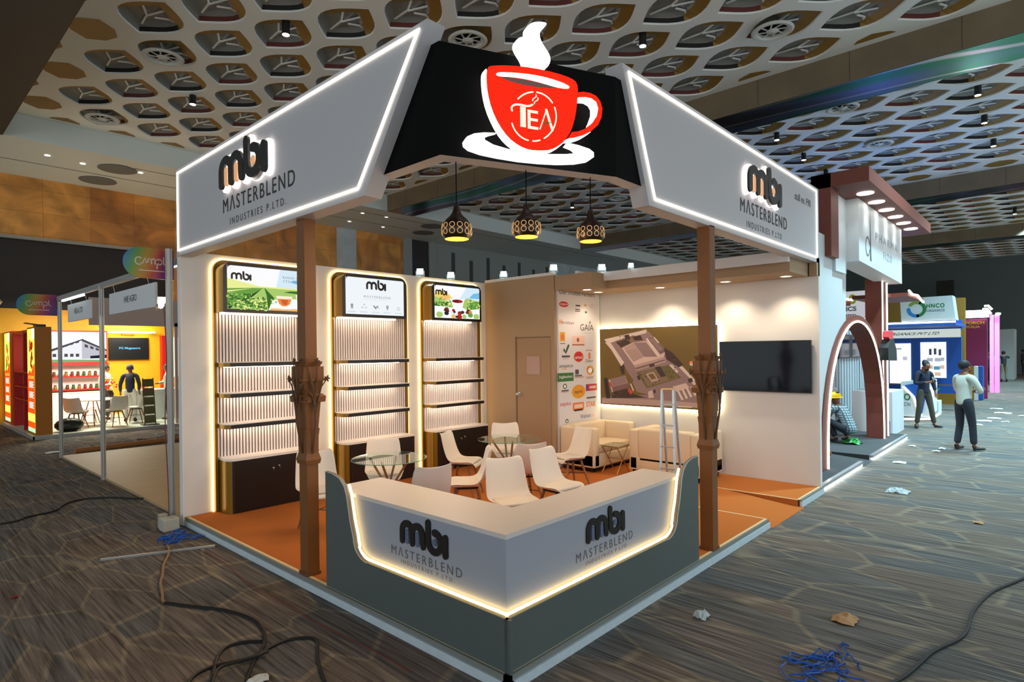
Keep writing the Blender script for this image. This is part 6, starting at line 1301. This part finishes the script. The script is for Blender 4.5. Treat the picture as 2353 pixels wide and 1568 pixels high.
def crumple(nm,label,cat,x,y,w_,h_,m,seed,hz=.05,n=9):
    rd=random.Random(seed); c=ZP(x,y,0); d=(CP-c); k=d.length/FPX; rx=w_*k/2; ry=rx*.8; a=MB(); vs=[];fs=[]
    for i in range(n+1):
        for j in range(n+1):
            u=-1+2*i/n; v=-1+2*j/n; e=max(0,1-(u*u+v*v)*.55); vs.append((c.x+rx*u*(1-.25*v*v)+rd.uniform(-.1,.1)*rx,c.y+ry*v+rd.uniform(-.1,.1)*ry,.006+e*hz*rd.uniform(.3,1)))
    for i in range(n):
        for j in range(n): fs.append((i*(n+1)+j,(i+1)*(n+1)+j,(i+1)*(n+1)+j+1,i*(n+1)+j+1))
    a.add(vs,fs); return tag(a.build(nm,m,smooth=False),label,cat)
M_PL=mat('plastic_film',(190,205,208),.25,alpha=.75); M_PP=mat('paper_white',(205,210,206),.7); M_PT=mat('paper_tan',(170,130,84),.7)
crumple('plastic_bag','crumpled clear plastic bag on the aisle carpet','plastic bag',2064,1131,44,30,M_PL,1,.06)
crumple('plastic_scrap','clear crumpled plastic scrap on the carpet near the counter','plastic scrap',1612,1420,36,30,M_PL,2,.07,6)
crumple('paper_scrap','torn tan paper scrap on the carpet','paper scrap',1942,1427,48,24,M_PT,3,.05,5)
crumple('green_plastic_bag','green crumpled plastic bag on the charcoal platform','plastic bag',1958,1030,40,14,mat('bag_green',(40,150,60),.4),4,.14,6).location.z=.1
for k,(x,y,w_,s) in enumerate(((2096,1026,14,'small white scrap beside the glowing platform edge'),(2152,1038,16,'pale paper scrap in front of the person with folded arms'),(2068,1064,26,'thin white film on the aisle carpet'),(2165,1032,12,'tiny white scrap on the aisle carpet'),(2290,940,22,'flat blue and white scrap far down the aisle'),(2305,950,30,'thin pale strip far down the aisle'),(2262,968,26,'curled white scrap in the aisle'),(2285,962,24,'white paper strip in the aisle'),(2248,977,16,'flat white paper beside the folded arms person'),(2310,970,14,'small white paper further along the aisle'),(2349,957,14,'white paper corner at the picture edge'),(122,1041,26,'white strip on the dark carpet near the aluminium post'))):
    crumple('paper_scrap',s,'paper scrap',x,y,w_,8,M_PP,10+k,.03,4)
crumple('wood_chip','brown wood chip on the aisle carpet','wood chip',2248,1203,18,8,M_PT,30,.03,3)
crumple('red_scrap','tiny red scrap on the carpet at the picture edge','scrap',35,1374,12,8,mat('scrap_red',(130,40,34),.6),31,.02,3)
crumple('clear_cap','pale round plastic cap at the lower picture edge','cap',592,1566,40,10,M_PP,33,.03,5)
t=thing('wood_prop','slanting wooden prop leaning behind the white wall edge','prop',(7.3,.8,.1)); a=MB(); a.obox((7.25,.9,.1),(7.6,.5,.1),.05,.05); a.obox(YP(1893,1002,.6),YP(1908,1045,.6),.04,.04); a.build('batten',mat('batten',(170,120,70),.6),t)
